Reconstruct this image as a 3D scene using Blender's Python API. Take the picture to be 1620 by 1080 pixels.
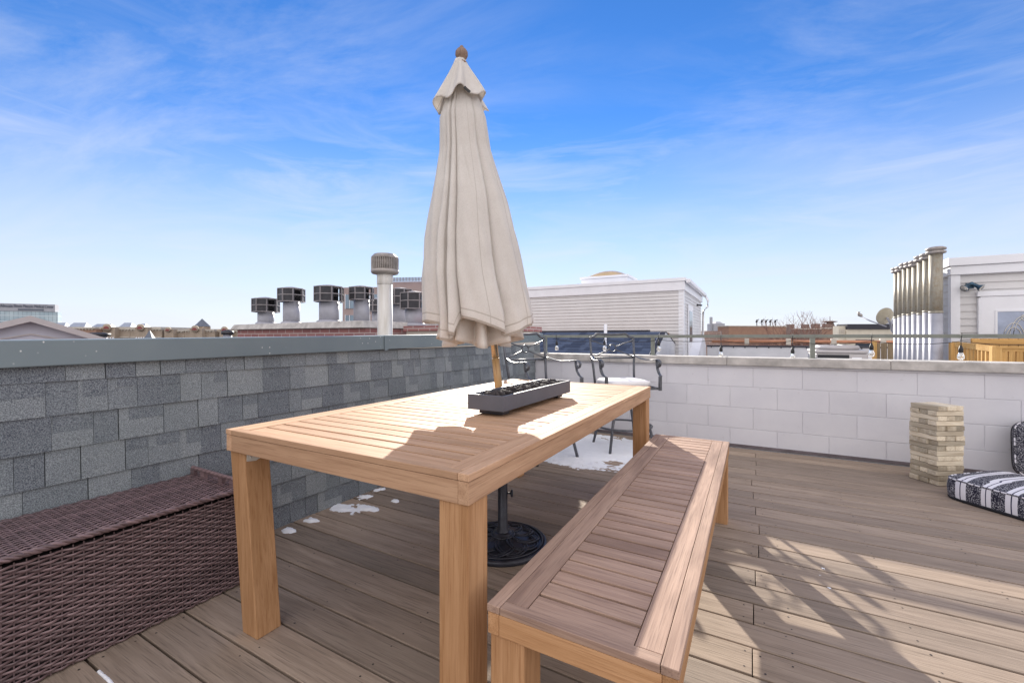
import bpy, math, random
from mathutils import Vector, Matrix
R_ = math.radians
S = bpy.context.scene
for o in list(bpy.data.objects): bpy.data.objects.remove(o)
COL = S.collection
rnd = random.Random(7)

# ------------------------------------------------------------------ camera
YAW = 29.16
cam = bpy.data.cameras.new('camera'); co = bpy.data.objects.new('camera', cam); COL.objects.link(co)
co.location = (0, 0, 1.08); co.rotation_euler = (R_(90), 0, R_(YAW))
cam.sensor_width = 36; cam.lens = 36*681/1620; cam.shift_y = -7/1620
cam.clip_start = 0.05; cam.clip_end = 6000
S.camera = co
FW = Vector((-math.sin(R_(YAW)), math.cos(R_(YAW)), 0)); RT = Vector((math.cos(R_(YAW)), math.sin(R_(YAW)), 0))

# ------------------------------------------------------------------ light
SUNV = Vector((-1.42, 2.35, 1.0)).normalized()
EL = math.asin(SUNV.z)
sun = bpy.data.lights.new('sun', 'SUN'); so = bpy.data.objects.new('sun', sun); COL.objects.link(so)
sun.energy = 5.0; sun.angle = R_(0.5); sun.color = (1.0, 0.93, 0.82)
so.rotation_euler = SUNV.to_track_quat('Z', 'Y').to_euler(); so.location = (-6, 10, 12)
W = bpy.data.worlds.new('World'); S.world = W; W.use_nodes = True
wn = W.node_tree.nodes; wl = W.node_tree.links; wn.clear()
def N(t, nodes, **kw):
    n = nodes.new(t)
    for k, v in kw.items(): setattr(n, k, v)
    return n
out = N('ShaderNodeOutputWorld', wn); bg = N('ShaderNodeBackground', wn)
sky = N('ShaderNodeTexSky', wn, sky_type='NISHITA', sun_disc=False)
sky.sun_elevation = EL; sky.sun_rotation = math.atan2(SUNV.x, SUNV.y)
sky.air_density = 1.0; sky.dust_density = 0.0; sky.ozone_density = 3.0; sky.altitude = 200
hs = N('ShaderNodeHueSaturation', wn); hs.inputs['Saturation'].default_value = 1.22; hs.inputs['Value'].default_value = 1.0
tn = N('ShaderNodeMix', wn, data_type='RGBA', blend_type='MULTIPLY'); tn.inputs[0].default_value = 1; wl.new(sky.outputs[0], tn.inputs[6]); tn.inputs[7].default_value = (.80, .755, .87, 1)
wl.new(tn.outputs[2], hs.inputs['Color'])
tc = N('ShaderNodeTexCoord', wn); sx = N('ShaderNodeSeparateXYZ', wn); wl.new(tc.outputs['Generated'], sx.inputs[0])
def wm(op, a, b=None, c=None):
    n = N('ShaderNodeMath', wn, operation=op)
    for i, q in enumerate((a, b, c)):
        if q is None: continue
        if isinstance(q, (int, float)): n.inputs[i].default_value = q
        else: wl.new(q, n.inputs[i])
    return n.outputs[0]
zz = wm('MAXIMUM', sx.outputs[2], 0.0); zd = wm('ADD', zz, 0.16)
cx_ = wm('DIVIDE', sx.outputs[0], zd); cy_ = wm('DIVIDE', sx.outputs[1], zd)
cb = N('ShaderNodeCombineXYZ', wn); wl.new(cx_, cb.inputs[0]); wl.new(cy_, cb.inputs[1])
vr = N('ShaderNodeVectorRotate', wn, rotation_type='Z_AXIS'); wl.new(cb.outputs[0], vr.inputs['Vector']); vr.inputs['Angle'].default_value = R_(-16)
mp = N('ShaderNodeMapping', wn); wl.new(vr.outputs[0], mp.inputs[0]); mp.inputs['Scale'].default_value = (0.62, 1.5, 1); mp.inputs['Location'].default_value = (7.3, 4.1, 0)
n1 = N('ShaderNodeTexNoise', wn); wl.new(mp.outputs[0], n1.inputs['Vector']); n1.inputs['Scale'].default_value = 1.5; n1.inputs['Detail'].default_value = 9; n1.inputs['Roughness'].default_value = 0.64; n1.inputs['Distortion'].default_value = 0.5
n2 = N('ShaderNodeTexNoise', wn); wl.new(cb.outputs[0], n2.inputs['Vector']); n2.inputs['Scale'].default_value = 0.55; n2.inputs['Detail'].default_value = 3
m1 = N('ShaderNodeMapRange', wn); wl.new(n1.outputs[0], m1.inputs[0]); m1.inputs[1].default_value = 0.45; m1.inputs[2].default_value = 0.78
m2 = N('ShaderNodeMapRange', wn); wl.new(n2.outputs[0], m2.inputs[0]); m2.inputs[1].default_value = 0.40; m2.inputs[2].default_value = 0.58
cm = wm('MULTIPLY', m1.outputs[0], m2.outputs[0]); cm = wm('MULTIPLY', cm, 0.52)
# thin veil low over the horizon
veil = N('ShaderNodeMapRange', wn); wl.new(sx.outputs[2], veil.inputs[0]); veil.inputs[1].default_value = 0.0; veil.inputs[2].default_value = 0.46; veil.inputs[3].default_value = 0.85; veil.inputs[4].default_value = 0.0
veil.interpolation_type = 'SMOOTHSTEP'
# long horizontal cirrus streaks lower in the sky
sc2 = N('ShaderNodeVectorMath', wn, operation='MULTIPLY'); wl.new(tc.outputs['Generated'], sc2.inputs[0]); sc2.inputs[1].default_value = (1.1, 1.1, 6.5)
n4 = N('ShaderNodeTexNoise', wn); wl.new(sc2.outputs[0], n4.inputs['Vector']); n4.inputs['Scale'].default_value = 2.1; n4.inputs['Detail'].default_value = 8; n4.inputs['Roughness'].default_value = 0.6; n4.inputs['Distortion'].default_value = .7
m4_ = N('ShaderNodeMapRange', wn); wl.new(n4.outputs[0], m4_.inputs[0]); m4_.inputs[1].default_value = .47; m4_.inputs[2].default_value = .74; m4_.inputs[4].default_value = .5
lowm = N('ShaderNodeMapRange', wn); lowm.interpolation_type = 'SMOOTHSTEP'; wl.new(sx.outputs[2], lowm.inputs[0]); lowm.inputs[1].default_value = .60; lowm.inputs[2].default_value = .30
cm2 = wm('MULTIPLY', m4_.outputs[0], lowm.outputs[0])
inv = wm('SUBTRACT', 1.0, veil.outputs[0]); cs = wm('MAXIMUM', cm, cm2); tot = wm('ADD', veil.outputs[0], wm('MULTIPLY', inv, cs))
mx = N('ShaderNodeMix', wn, data_type='RGBA'); wl.new(tot, mx.inputs[0]); wl.new(hs.outputs[0], mx.inputs[6]); mx.inputs[7].default_value = (3.75, 3.98, 4.6, 1)
# invented bright cloud bank behind the camera, added as fill for shaded faces
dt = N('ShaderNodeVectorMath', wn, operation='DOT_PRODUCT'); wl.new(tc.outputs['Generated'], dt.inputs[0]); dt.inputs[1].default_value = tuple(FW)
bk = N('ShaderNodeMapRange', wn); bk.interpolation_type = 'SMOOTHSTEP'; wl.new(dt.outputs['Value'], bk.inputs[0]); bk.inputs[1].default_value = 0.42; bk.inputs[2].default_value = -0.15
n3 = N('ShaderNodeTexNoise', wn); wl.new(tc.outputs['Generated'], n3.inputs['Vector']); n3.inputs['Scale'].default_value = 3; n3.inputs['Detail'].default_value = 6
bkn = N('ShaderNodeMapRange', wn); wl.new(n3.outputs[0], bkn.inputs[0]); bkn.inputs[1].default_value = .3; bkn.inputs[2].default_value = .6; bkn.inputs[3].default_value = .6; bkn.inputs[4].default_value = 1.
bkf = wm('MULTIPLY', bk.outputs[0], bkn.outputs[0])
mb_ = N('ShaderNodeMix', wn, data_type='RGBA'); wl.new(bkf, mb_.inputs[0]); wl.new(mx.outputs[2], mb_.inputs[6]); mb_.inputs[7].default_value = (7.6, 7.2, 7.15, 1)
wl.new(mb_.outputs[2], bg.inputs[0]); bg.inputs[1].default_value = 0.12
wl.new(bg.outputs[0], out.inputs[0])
S.view_settings.view_transform = 'Standard'; S.view_settings.look = 'None'; S.view_settings.gamma = 1; S.view_settings.exposure = 0.86
S.cycles.max_bounces = 8; S.cycles.use_denoising = True

# ------------------------------------------------------------------ materials
class G:
    def __init__(s, name):
        s.m = bpy.data.materials.new(name); s.m.use_nodes = True
        s.n = s.m.node_tree.nodes; s.l = s.m.node_tree.links
        s.b = s.n['Principled BSDF']
    def add(s, t, **kw): return N(t, s.n, **kw)
    def set(s, sock, v):
        if isinstance(v, bpy.types.NodeSocket): s.l.new(v, sock)
        else: sock.default_value = v
    def coord(s, attr=None, scale=(1, 1, 1)):
        if attr: src = s.add('ShaderNodeAttribute', attribute_name=attr).outputs['Vector']
        else: src = s.add('ShaderNodeTexCoord').outputs['Object']
        mp = s.add('ShaderNodeMapping'); s.l.new(src, mp.inputs[0]); mp.inputs['Scale'].default_value = scale
        return mp.outputs[0]
    def noise(s, vec, scale, detail=4, rough=.55, dist=0.):
        n = s.add('ShaderNodeTexNoise'); s.l.new(vec, n.inputs['Vector'])
        n.inputs['Scale'].default_value = scale; n.inputs['Detail'].default_value = detail; n.inputs['Roughness'].default_value = rough; n.inputs['Distortion'].default_value = dist
        return n.outputs[0]
    def ramp(s, f, stops):
        r = s.add('ShaderNodeValToRGB'); s.l.new(f, r.inputs[0]); e = r.color_ramp.elements
        while len(e) < len(stops): e.new(.5)
        for i, (p, c) in enumerate(stops): e[i].position = p; e[i].color = (*c, 1) if len(c) == 3 else c
        return r.outputs[0]
    def mr(s, f, a, b, c=0., d=1.):
        n = s.add('ShaderNodeMapRange'); s.l.new(f, n.inputs[0])
        for i, q in enumerate((a, b, c, d)): n.inputs[i+1].default_value = q
        return n.outputs[0]
    def mix(s, f, a, b, mode='MIX'):
        n = s.add('ShaderNodeMix', data_type='RGBA', blend_type=mode)
        s.set(n.inputs[0], f); s.set(n.inputs[6], a if isinstance(a, bpy.types.NodeSocket) else (*a, 1)); s.set(n.inputs[7], b if isinstance(b, bpy.types.NodeSocket) else (*b, 1))
        return n.outputs[2]
    def math(s, op, a, b=0., c=0.):
        n = s.add('ShaderNodeMath', operation=op)
        for i, q in enumerate((a, b, c)): s.set(n.inputs[i], q)
        return n.outputs[0]
    def bump(s, h, st=.3, dist=.01):
        n = s.add('ShaderNodeBump'); s.l.new(h, n.inputs['Height']); n.inputs['Strength'].default_value = st; n.inputs['Distance'].default_value = dist
        s.l.new(n.outputs[0], s.b.inputs['Normal'])
    def fin(s, col=None, rough=.6, metal=0., spec=None):
        if col is not None: s.set(s.b.inputs['Base Color'], col if isinstance(col, bpy.types.NodeSocket) else (*col, 1))
        s.set(s.b.inputs['Roughness'], rough); s.b.inputs['Metallic'].default_value = metal
        if spec is not None: s.b.inputs['Specular IOR Level'].default_value = spec
        return s.m
def tone(g): return g.add('ShaderNodeAttribute', attribute_name='tone').outputs['Fac']

def m_plain(name, c, rough=.6, metal=0., var=.12, scale=6, bump=.05, fine=60):
    g = G(name); v = g.coord(); n = g.noise(v, scale, 5)
    n2 = g.noise(v, fine, 3)
    lo = tuple(x*(1-var) for x in c); hi = tuple(min(1, x*(1+var)) for x in c)
    col = g.ramp(n, [(.3, lo), (.7, hi)]); g.bump(n2, bump, .004)
    return g.fin(col, g.mr(n2, .2, .8, max(.02, rough-.08), min(1, rough+.08)), metal)
def m_wood(name, c1, c2, dark, rough=.55, sc=1., bump=.25, cracks=.5, tr=(.88, 1.08)):
    g = G(name); v = g.coord('gc', (2.2*sc, 42*sc, 42*sc)); v2 = g.coord('gc', (1.2, 5, 5)); v3 = g.coord('gc', (7*sc, 260*sc, 260*sc))
    a = g.noise(v, 1., 6, .6, .6); b = g.noise(v2, 1.4, 4); f = g.noise(v3, 1., 3)
    base = g.mix(g.mr(a, .38, .62), c1, c2)
    base = g.mix(g.mr(b, .5, .78, 0, cracks), base, dark)
    base = g.mix(g.mr(f, .52, .66, 0, .5), base, dark)
    t = tone(g); base = g.mix(1., base, g.ramp(t, [(0, (tr[0],)*3), (1, (tr[1],)*3)]), 'MULTIPLY')
    h = g.math('ADD', g.math('MULTIPLY', a, .5), f); g.bump(h, bump, .003)
    return g.fin(base, g.mr(b, .3, .7, rough+.05, rough+.25), 0., .14 if rough > .4 else .5)
M = {}
M['table'] = m_wood('stained_tabletop_wood', (.60, .385, .245), (.49, .30, .185), (.30, .175, .10), .5, cracks=.5)
M['leg'] = m_wood('orange_stained_leg_wood', (.56, .325, .17), (.44, .24, .115), (.30, .14, .06), .5, bump=.35, cracks=.4)
M['bench'] = m_wood('weathered_bench_wood', (.50, .345, .26), (.375, .25, .19), (.19, .125, .10), .55, cracks=.85)
# deck boards
g = G('grey_brown_deck_boards'); v = g.coord('gc', (1.5, 26, 26)); v2 = g.coord('gc', (.8, 3, 3)); v3 = g.coord('gc', (6, 210, 210))
a = g.noise(v, 1., 7, .62, 1.2); b = g.noise(v2, 1.5, 5, .6); f = g.noise(v3, 1., 3)
col = g.mix(g.mr(a, .38, .64), (.375, .30, .24), (.275, .215, .17)); col = g.mix(g.mr(b, .45, .75, 0, .55), col, (.22, .18, .145)); col = g.mix(g.mr(f, .54, .68, 0, .65), col, (.15, .12, .095))
kn = g.add('ShaderNodeTexVoronoi'); g.l.new(g.coord('gc', (1.1, 5.5, 5.5)), kn.inputs['Vector']); kn.inputs['Scale'].default_value = 1.
col = g.mix(g.mr(kn.outputs['Distance'], .0, .07, .6, 0), col, (.13, .10, .08))
col = g.mix(1., col, g.ramp(tone(g), [(0, (.78, .79, .80)), (.5, (.96, .95, .94)), (1, (1.15, 1.12, 1.08))]), 'MULTIPLY')
g.bump(g.math('ADD', g.math('MULTIPLY', a, .7), f), .35, .004)
M['deck'] = g.fin(col, g.mr(b, .3, .7, .6, .85), 0., .15)
M['screw'] = m_plain('rusty_screw', (.05, .04, .035), .6, .3)
M['snow'] = m_plain('snow', (.86, .88, .92), .7, 0, .03, 20, .5, 90); M['snow'].node_tree.nodes['Principled BSDF'].inputs['Subsurface Weight'].default_value = 0.0
# shingles
g = G('grey_asphalt_shingles'); v = g.coord()
gr = g.noise(v, 260, 2, .7); gr2 = g.noise(v, 620, 1, .6); bl = g.noise(v, 2.5, 3)
col = g.ramp(tone(g), [(0, (.035, .045, .08)), (.45, (.125, .15, .18)), (1, (.29, .32, .335))])
col = g.mix(g.mr(gr, .38, .66, 0, 1), g.mix(.6, col, (.012, .016, .035)), g.mix(.4, col, (.55, .60, .61)))
col = g.mix(g.mr(gr2, .5, .72, 0, .5), col, (.5, .53, .54)); col = g.mix(g.mr(bl, .4, .7, 0, .3), col, (.12, .15, .15))
g.bump(gr, .7, .003); M['shingle'] = g.fin(col, .85)
g = G('navy_asphalt_shingles'); v = g.coord(); gr = g.noise(v, 60, 3, .7)
col = g.ramp(tone(g), [(0, (.03, .045, .085)), (1, (.085, .115, .185))]); col = g.mix(g.mr(gr, .4, .65, 0, .4), col, (.02, .03, .06)); M['navy'] = g.fin(col, .85)
# coping metal with white droppings
g = G('slate_blue_coping_metal'); v = g.coord(); n = g.noise(v, 1.6, 4); sp = g.add('ShaderNodeTexVoronoi'); swz = g.add('ShaderNodeSeparateXYZ'); g.l.new(v, swz.inputs[0]); cmz = g.add('ShaderNodeCombineXYZ'); g.l.new(swz.outputs[1], cmz.inputs[0]); g.l.new(g.math('MULTIPLY', swz.outputs[2], .75), cmz.inputs[1]); sp.voronoi_dimensions = '2D'; g.l.new(cmz.outputs[0], sp.inputs['Vector']); sp.inputs['Scale'].default_value = 20
spn = g.noise(v, 2.6, 3)
col = g.ramp(n, [(.3, (.15, .195, .225)), (.7, (.205, .255, .275))])
spot = g.math('MULTIPLY', g.mr(sp.outputs['Distance'], .03, .065, 1, 0), g.mr(spn, .48, .54))
col = g.mix(spot, col, (.75, .76, .75)); M['coping_metal'] = g.fin(col, .42, .1)
M['coping_stone'] = m_plain('concrete_coping', (.46, .44, .42), .85, 0, .28, 9, .5, 120)
g = G('white_painted_blocks'); v = g.coord(); n = g.noise(v, 3, 4); p = g.noise(v, 90, 4, .7); p2 = g.noise(v, 22, 3)
col = g.ramp(n, [(.3, (.62, .62, .67)), (.7, (.69, .69, .73))]); t = tone(g); col = g.mix(1., col, g.ramp(t, [(0, (.95, .95, .95)), (1, (1.02, 1.02, 1.02))]), 'MULTIPLY')
col = g.mix(g.mr(p2, .66, .74, 0, .35), col, (.45, .44, .45)); g.bump(g.math('ADD', p, g.math('MULTIPLY', p2, .6)), .35, .004); M['block'] = g.fin(col, .72)
M['mortar'] = m_plain('painted_mortar', (.62, .62, .66), .85, 0, .08, 12, .4, 80)
M['rail'] = m_plain('grey_green_rail_paint', (.20, .215, .19), .55, 0, .15, 14, .2, 90)
M['dark_trim'] = m_plain('dark_base_trim', (.035, .027, .027), .8)
M['wicker'] = None
M['base_trim'] = m_plain('stained_base_trim', (.15, .125, .135), .8, 0, .3, 8)
g = G('brown_resin_wicker'); v = g.coord('gc', (12, 300, 300)); n = g.noise(v, 1., 3); n2 = g.noise(g.coord(), 5, 3)
col = g.ramp(n, [(.25, (.065, .036, .038)), (.75, (.31, .215, .22))]); col = g.mix(g.mr(n2, .5, .75, 0, .4), col, (.24, .17, .175)); col = g.mix(1., col, g.ramp(tone(g), [(0, (.7, .7, .7)), (1, (1.25, 1.25, 1.25))]), 'MULTIPLY'); M['wicker'] = g.fin(col, .34)
M['wicker_back'] = m_plain('dark_wicker_core', (.018, .011, .012), .8)
M['black_metal'] = m_plain('black_cast_iron', (.035, .037, .05), .33, .3, .3, 30, .25, 140)
M['stool_metal'] = m_plain('charcoal_wrought_iron', (.10, .105, .12), .42, .3, .3, 30, .2, 140)
M['bowl'] = m_plain('charcoal_powder_coat', (.095, .10, .122), .5, .1, .12, 8, .15, 200)
M['rock'] = m_plain('lava_rock', (.055, .045, .045), .8, 0, .5, 22, .9, 80)
def m_canvas(name, seams):
    g = G(name); v = g.coord(); w1 = g.noise(g.coord(None, (1, 1, .25)), 420, 2); n = g.noise(v, 5, 5, .6); n5 = g.noise(g.coord(None, (1, 1, .35)), 14, 4, .6)
    col = g.ramp(n, [(.3, (.79, .755, .715)), (.72, (.88, .85, .81))]); col = g.mix(g.mr(w1, .45, .7, 0, .22), col, (.50, .46, .41)); col = g.mix(g.mr(n5, .55, .8, 0, .3), col, (.58, .53, .47))
    h = g.math('ADD', w1, g.math('MULTIPLY', n5, 3.0))
    if seams:
        sp = g.add('ShaderNodeSeparateXYZ'); g.l.new(g.add('ShaderNodeAttribute', attribute_name='gc').outputs['Vector'], sp.inputs[0])
        q = sp.outputs[1]; st = g.math('MAXIMUM', g.mr(g.math('ABSOLUTE', g.math('SUBTRACT', q, seams)), .0015, .003, 1, 0), g.mr(g.math('ABSOLUTE', g.math('SUBTRACT', q, .995)), .003, .005, 1, 0))
        ph = g.math('ABSOLUTE', g.math('SUBTRACT', g.math('FRACT', g.math('DIVIDE', g.math('ADD', sp.outputs[0], 188.), 45.)), .5)); st = g.math('MAXIMUM', st, g.mr(ph, .006, .012, .8, 0))
        col = g.mix(g.math('MULTIPLY', st, .55), col, (.42, .37, .31)); h = g.math('SUBTRACT', h, st)
    g.bump(h, .35, .003)
    g.fin(col, .9); tr = g.add('ShaderNodeBsdfTranslucent'); g.l.new(col, tr.inputs[0]); ms = g.add('ShaderNodeMixShader'); ms.inputs[0].default_value = .33
    g.l.new(g.b.outputs[0], ms.inputs[1]); g.l.new(tr.outputs[0], ms.inputs[2]); g.l.new(ms.outputs[0], g.n['Material Output'].inputs[0]); return g.m
M['canvas'] = m_canvas('cream_canvas', 0)
M['canvas_panel'] = m_canvas('cream_canvas_with_hem', .965)
M['pole_wood'] = m_wood('varnished_pole_wood', (.52, .33, .15), (.42, .25, .10), (.25, .13, .05), .3)
M['brass'] = m_plain('pale_brass', (.72, .60, .42), .22, .9, .1)
M['finial'] = m_wood('turned_finial_wood', (.36, .26, .20), (.27, .18, .14), (.14, .08, .05), .5)
M['siding'] = m_plain('grey_white_vinyl_siding', (.62, .61, .61), .5, 0, .05, 2, .05, 30)
M['trim'] = m_plain('white_trim', (.78, .79, .83), .45, 0, .04, 3, .04, 40)
M['white_wall'] = m_plain('white_roof_membrane', (.60, .61, .645), .75, 0, .14, 1.2, .1, 20)
M['roofing'] = m_plain('grey_roof_membrane', (.34, .34, .35), .9, 0, .18, .8, .3, 20)
g = G('galvanised_flue'); v = g.coord(None, (8, 8, 1.5)); n = g.noise(v, 1.3, 5, .7); n2 = g.noise(g.coord(), 18, 4, .7)
col = g.ramp(n, [(.3, (.21, .19, .15)), (.7, (.42, .39, .32))]); col = g.mix(g.mr(n2, .5, .75, 0, .7), col, (.24, .165, .085))
M['galv_rust'] = g.fin(col, .55, .15)
M['galv'] = m_plain('galvanised_steel', (.34, .345, .39), .55, .15, .2, 5, .1, 40)
g = G('weathered_white_vent'); v = g.coord(None, (9, 9, 1)); n = g.noise(v, 1.2, 4, .6); col = g.ramp(n, [(.35, (.50, .47, .42)), (.6, (.72, .71, .69)), (.8, (.46, .35, .24))]); M['vent_pipe'] = g.fin(col, .5, .1)
M['vent_cap'] = m_plain('aged_grey_vent_cap', (.36, .33, .31), .55, .3, .25, 14, .1, 60)
M['cowl'] = m_plain('dark_flue_cowl', (.045, .045, .052), .45, .5, .3, 9, .1, 60)
M['cowl_frame'] = m_plain('grey_cowl_frame', (.28, .26, .27), .5, .4, .2, 9, .1, 60)
def m_brick(name, c1, c2, mo, sc=1., bw=.2, bh=.0667, ang=0):
    g = G(name); tcn = g.add('ShaderNodeTexCoord'); sp = g.add('ShaderNodeSeparateXYZ'); g.l.new(tcn.outputs['Object'], sp.inputs[0])
    u = g.math('ADD', sp.outputs[0], sp.outputs[1]); cbn = g.add('ShaderNodeCombineXYZ'); g.l.new(u, cbn.inputs[0]); g.l.new(sp.outputs[2], cbn.inputs[1])
    b = g.add('ShaderNodeTexBrick'); g.l.new(cbn.outputs[0], b.inputs['Vector']); b.inputs['Scale'].default_value = 1.
    b.inputs['Color1'].default_value = (*c1, 1); b.inputs['Color2'].default_value = (*c2, 1); b.inputs['Mortar'].default_value = (*mo, 1)
    b.inputs['Mortar Size'].default_value = .006*sc; b.inputs['Brick Width'].default_value = bw*sc; b.inputs['Row Height'].default_value = bh*sc
    n = g.noise(tcn.outputs['Object'], 1.5, 4); col = g.mix(g.mr(n, .4, .75, 0, .4), b.outputs[0], tuple(x*.6 for x in c1))
    g.bump(g.math('SUBTRACT', 1., b.outputs['Fac']), .4, .008); return g.fin(col, .85)
M['brick_pink'] = m_brick('pinkish_red_brick', (.34, .155, .145), (.27, .12, .12), (.52, .45, .43))
M['brick_brown'] = m_brick('brown_common_brick', (.36, .21, .145), (.30, .17, .12), (.36, .27, .21))
M['brick_beige'] = m_brick('beige_brick', (.40, .33, .255), (.35, .28, .22), (.42, .36, .3), 1.6)
M['brick_dark'] = m_brick('dark_brown_brick', (.22, .15, .13), (.18, .12, .105), (.3, .25, .22), 1.6)
M['limestone'] = m_plain('pale_limestone', (.52, .48, .42), .8, 0, .15, 2, .1, 20)
M['pink_panel'] = m_plain('pinkish_facade_panel', (.36, .28, .27), .7, 0, .08, 1)
M['slate'] = m_plain('blue_grey_slate_roof', (.12, .14, .18), .6, 0, .2, 3)
M['metal_roof'] = m_plain('pale_blue_metal_roof', (.30, .34, .42), .5, .2, .1, 2)
M['cream'] = m_plain('cream_render', (.60, .55, .45), .8, 0, .08, 2)
M['dark_roof'] = m_plain('dark_roof_edge', (.03, .03, .042), .6, 0, .15, 2)
M['tan_roof'] = m_plain('lavender_grey_gable_board', (.50, .46, .46), .6, 0, .08, 3)
M['lilac'] = m_plain('lilac_white_gable_wall', (.56, .56, .64), .65, 0, .05, 3)
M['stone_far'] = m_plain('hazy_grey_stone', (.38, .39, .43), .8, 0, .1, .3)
M['orange_pipe'] = m_plain('painted_orange_gas_pipe', (.50, .23, .13), .5, .1, .15, 6)
M['red_win'] = m_plain('red_arched_sash', (.22, .05, .05), .5)
M['glass_dark'] = m_plain('dark_window_glass', (.03, .04, .055), .08, 0, .2, .6, .0)
M['glass_blue'] = m_plain('sky_tinted_window_glass', (.16, .22, .28), .08, .3, .25, .5, .0)
M['pane_light'] = m_plain('pale_lace_backed_glass', (.33, .38, .50), .15, 0, .25, 4, .0)
M['letter'] = m_plain('dark_blue_lettering', (.03, .04, .09), .5)
M['new_wood'] = m_wood('fresh_cedar_wood', (.66, .42, .17), (.56, .33, .12), (.35, .19, .07), .6, .5)
M['old_fence'] = m_wood('greyed_fence_wood', (.36, .28, .18), (.27, .21, .14), (.15, .11, .08), .7, .5)
M['ac'] = m_plain('light_grey_ac_steel', (.44, .42, .42), .45, .1, .06, 4)
M['ac_dark'] = m_plain('black_condenser_coil', (.014, .015, .02), .6)
M['lamp_blue'] = m_plain('teal_blue_lamp_metal', (.05, .10, .15), .3, .6, .3, 12)
M['dish'] = m_plain('beige_dish', (.36, .33, .26), .5, .1, .1, 8)
M['amber'] = m_plain('amber_acrylic_dome', (.62, .46, .25), .25, 0, .1, 3)
M['rubber'] = m_plain('black_cable_rubber', (.012, .012, .014), .5)
M['bark'] = m_plain('bare_tree_bark', (.22, .12, .095), .9, 0, .3, 20)
M['asphalt'] = m_plain('street_asphalt', (.06, .06, .065), .9, 0, .2, .2, .2, 6)
M['tower_wood'] = m_wood('pale_pine_block', (.70, .63, .50), (.56, .48, .36), (.34, .26, .17), .7, 1.5, .2, .6, (.55, 1.22))
M['bracket'] = m_plain('zinc_bracket', (.62, .60, .55), .4, .3)
g = G('clear_bulb_glass'); g.b.inputs['Transmission Weight'].default_value = .85; g.b.inputs['IOR'].default_value = 1.25; M['bulb'] = g.fin((.95, .93, .88), .08)
g = G('curtain_wall_glass'); sp = g.add('ShaderNodeSeparateXYZ'); g.l.new(g.add('ShaderNodeTexCoord').outputs['Object'], sp.inputs[0])
fx = g.math('FRACT', g.math('DIVIDE', sp.outputs[0], 2.2)); fz = g.math('FRACT', g.math('DIVIDE', sp.outputs[2], 4.))
cell = g.noise(g.coord(None, (.12, .12, .12)), 1., 2); col = g.ramp(cell, [(.35, (.30, .40, .46)), (.65, (.48, .58, .62))])
col = g.mix(g.math('LESS_THAN', fx, .1), col, (.22, .29, .34)); col = g.mix(g.math('LESS_THAN', fz, .12), col, (.55, .62, .66)); M['curtain'] = g.fin(col, .35)
# striped pouf fabric: stripes run across gc.x
g = G('navy_and_white_striped_fabric'); at = g.add('ShaderNodeAttribute', attribute_name='gc').outputs['Vector']; sp = g.add('ShaderNodeSeparateXYZ'); g.l.new(at, sp.inputs[0])
fr = g.math('FRACT', g.math('DIVIDE', sp.outputs[0], .125))
wv = g.noise(g.coord(None, (1, 1, 1)), 170, 2, .7)
spk = g.mr(wv, .53, .58); navy = g.mix(spk, (.012, .012, .03), (.42, .42, .45))
isw = g.math('MULTIPLY', g.math('GREATER_THAN', fr, .04), g.math('LESS_THAN', fr, .50))
lin = g.math('MULTIPLY', g.math('GREATER_THAN', fr, .245), g.math('LESS_THAN', fr, .295))
col = g.mix(isw, navy, (.74, .73, .78)); col = g.mix(lin, col, (.015, .015, .06)); g.bump(g.noise(g.coord(), 300, 2), .3, .003); M['stripe'] = g.fin(col, .9)
M['pouf_base'] = m_plain('black_pouf_underside', (.012, .012, .016), .8)
M['cushion'] = m_plain('white_seat_cushion', (.78, .77, .78), .85, 0, .04, 12, .4, 60)

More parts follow.
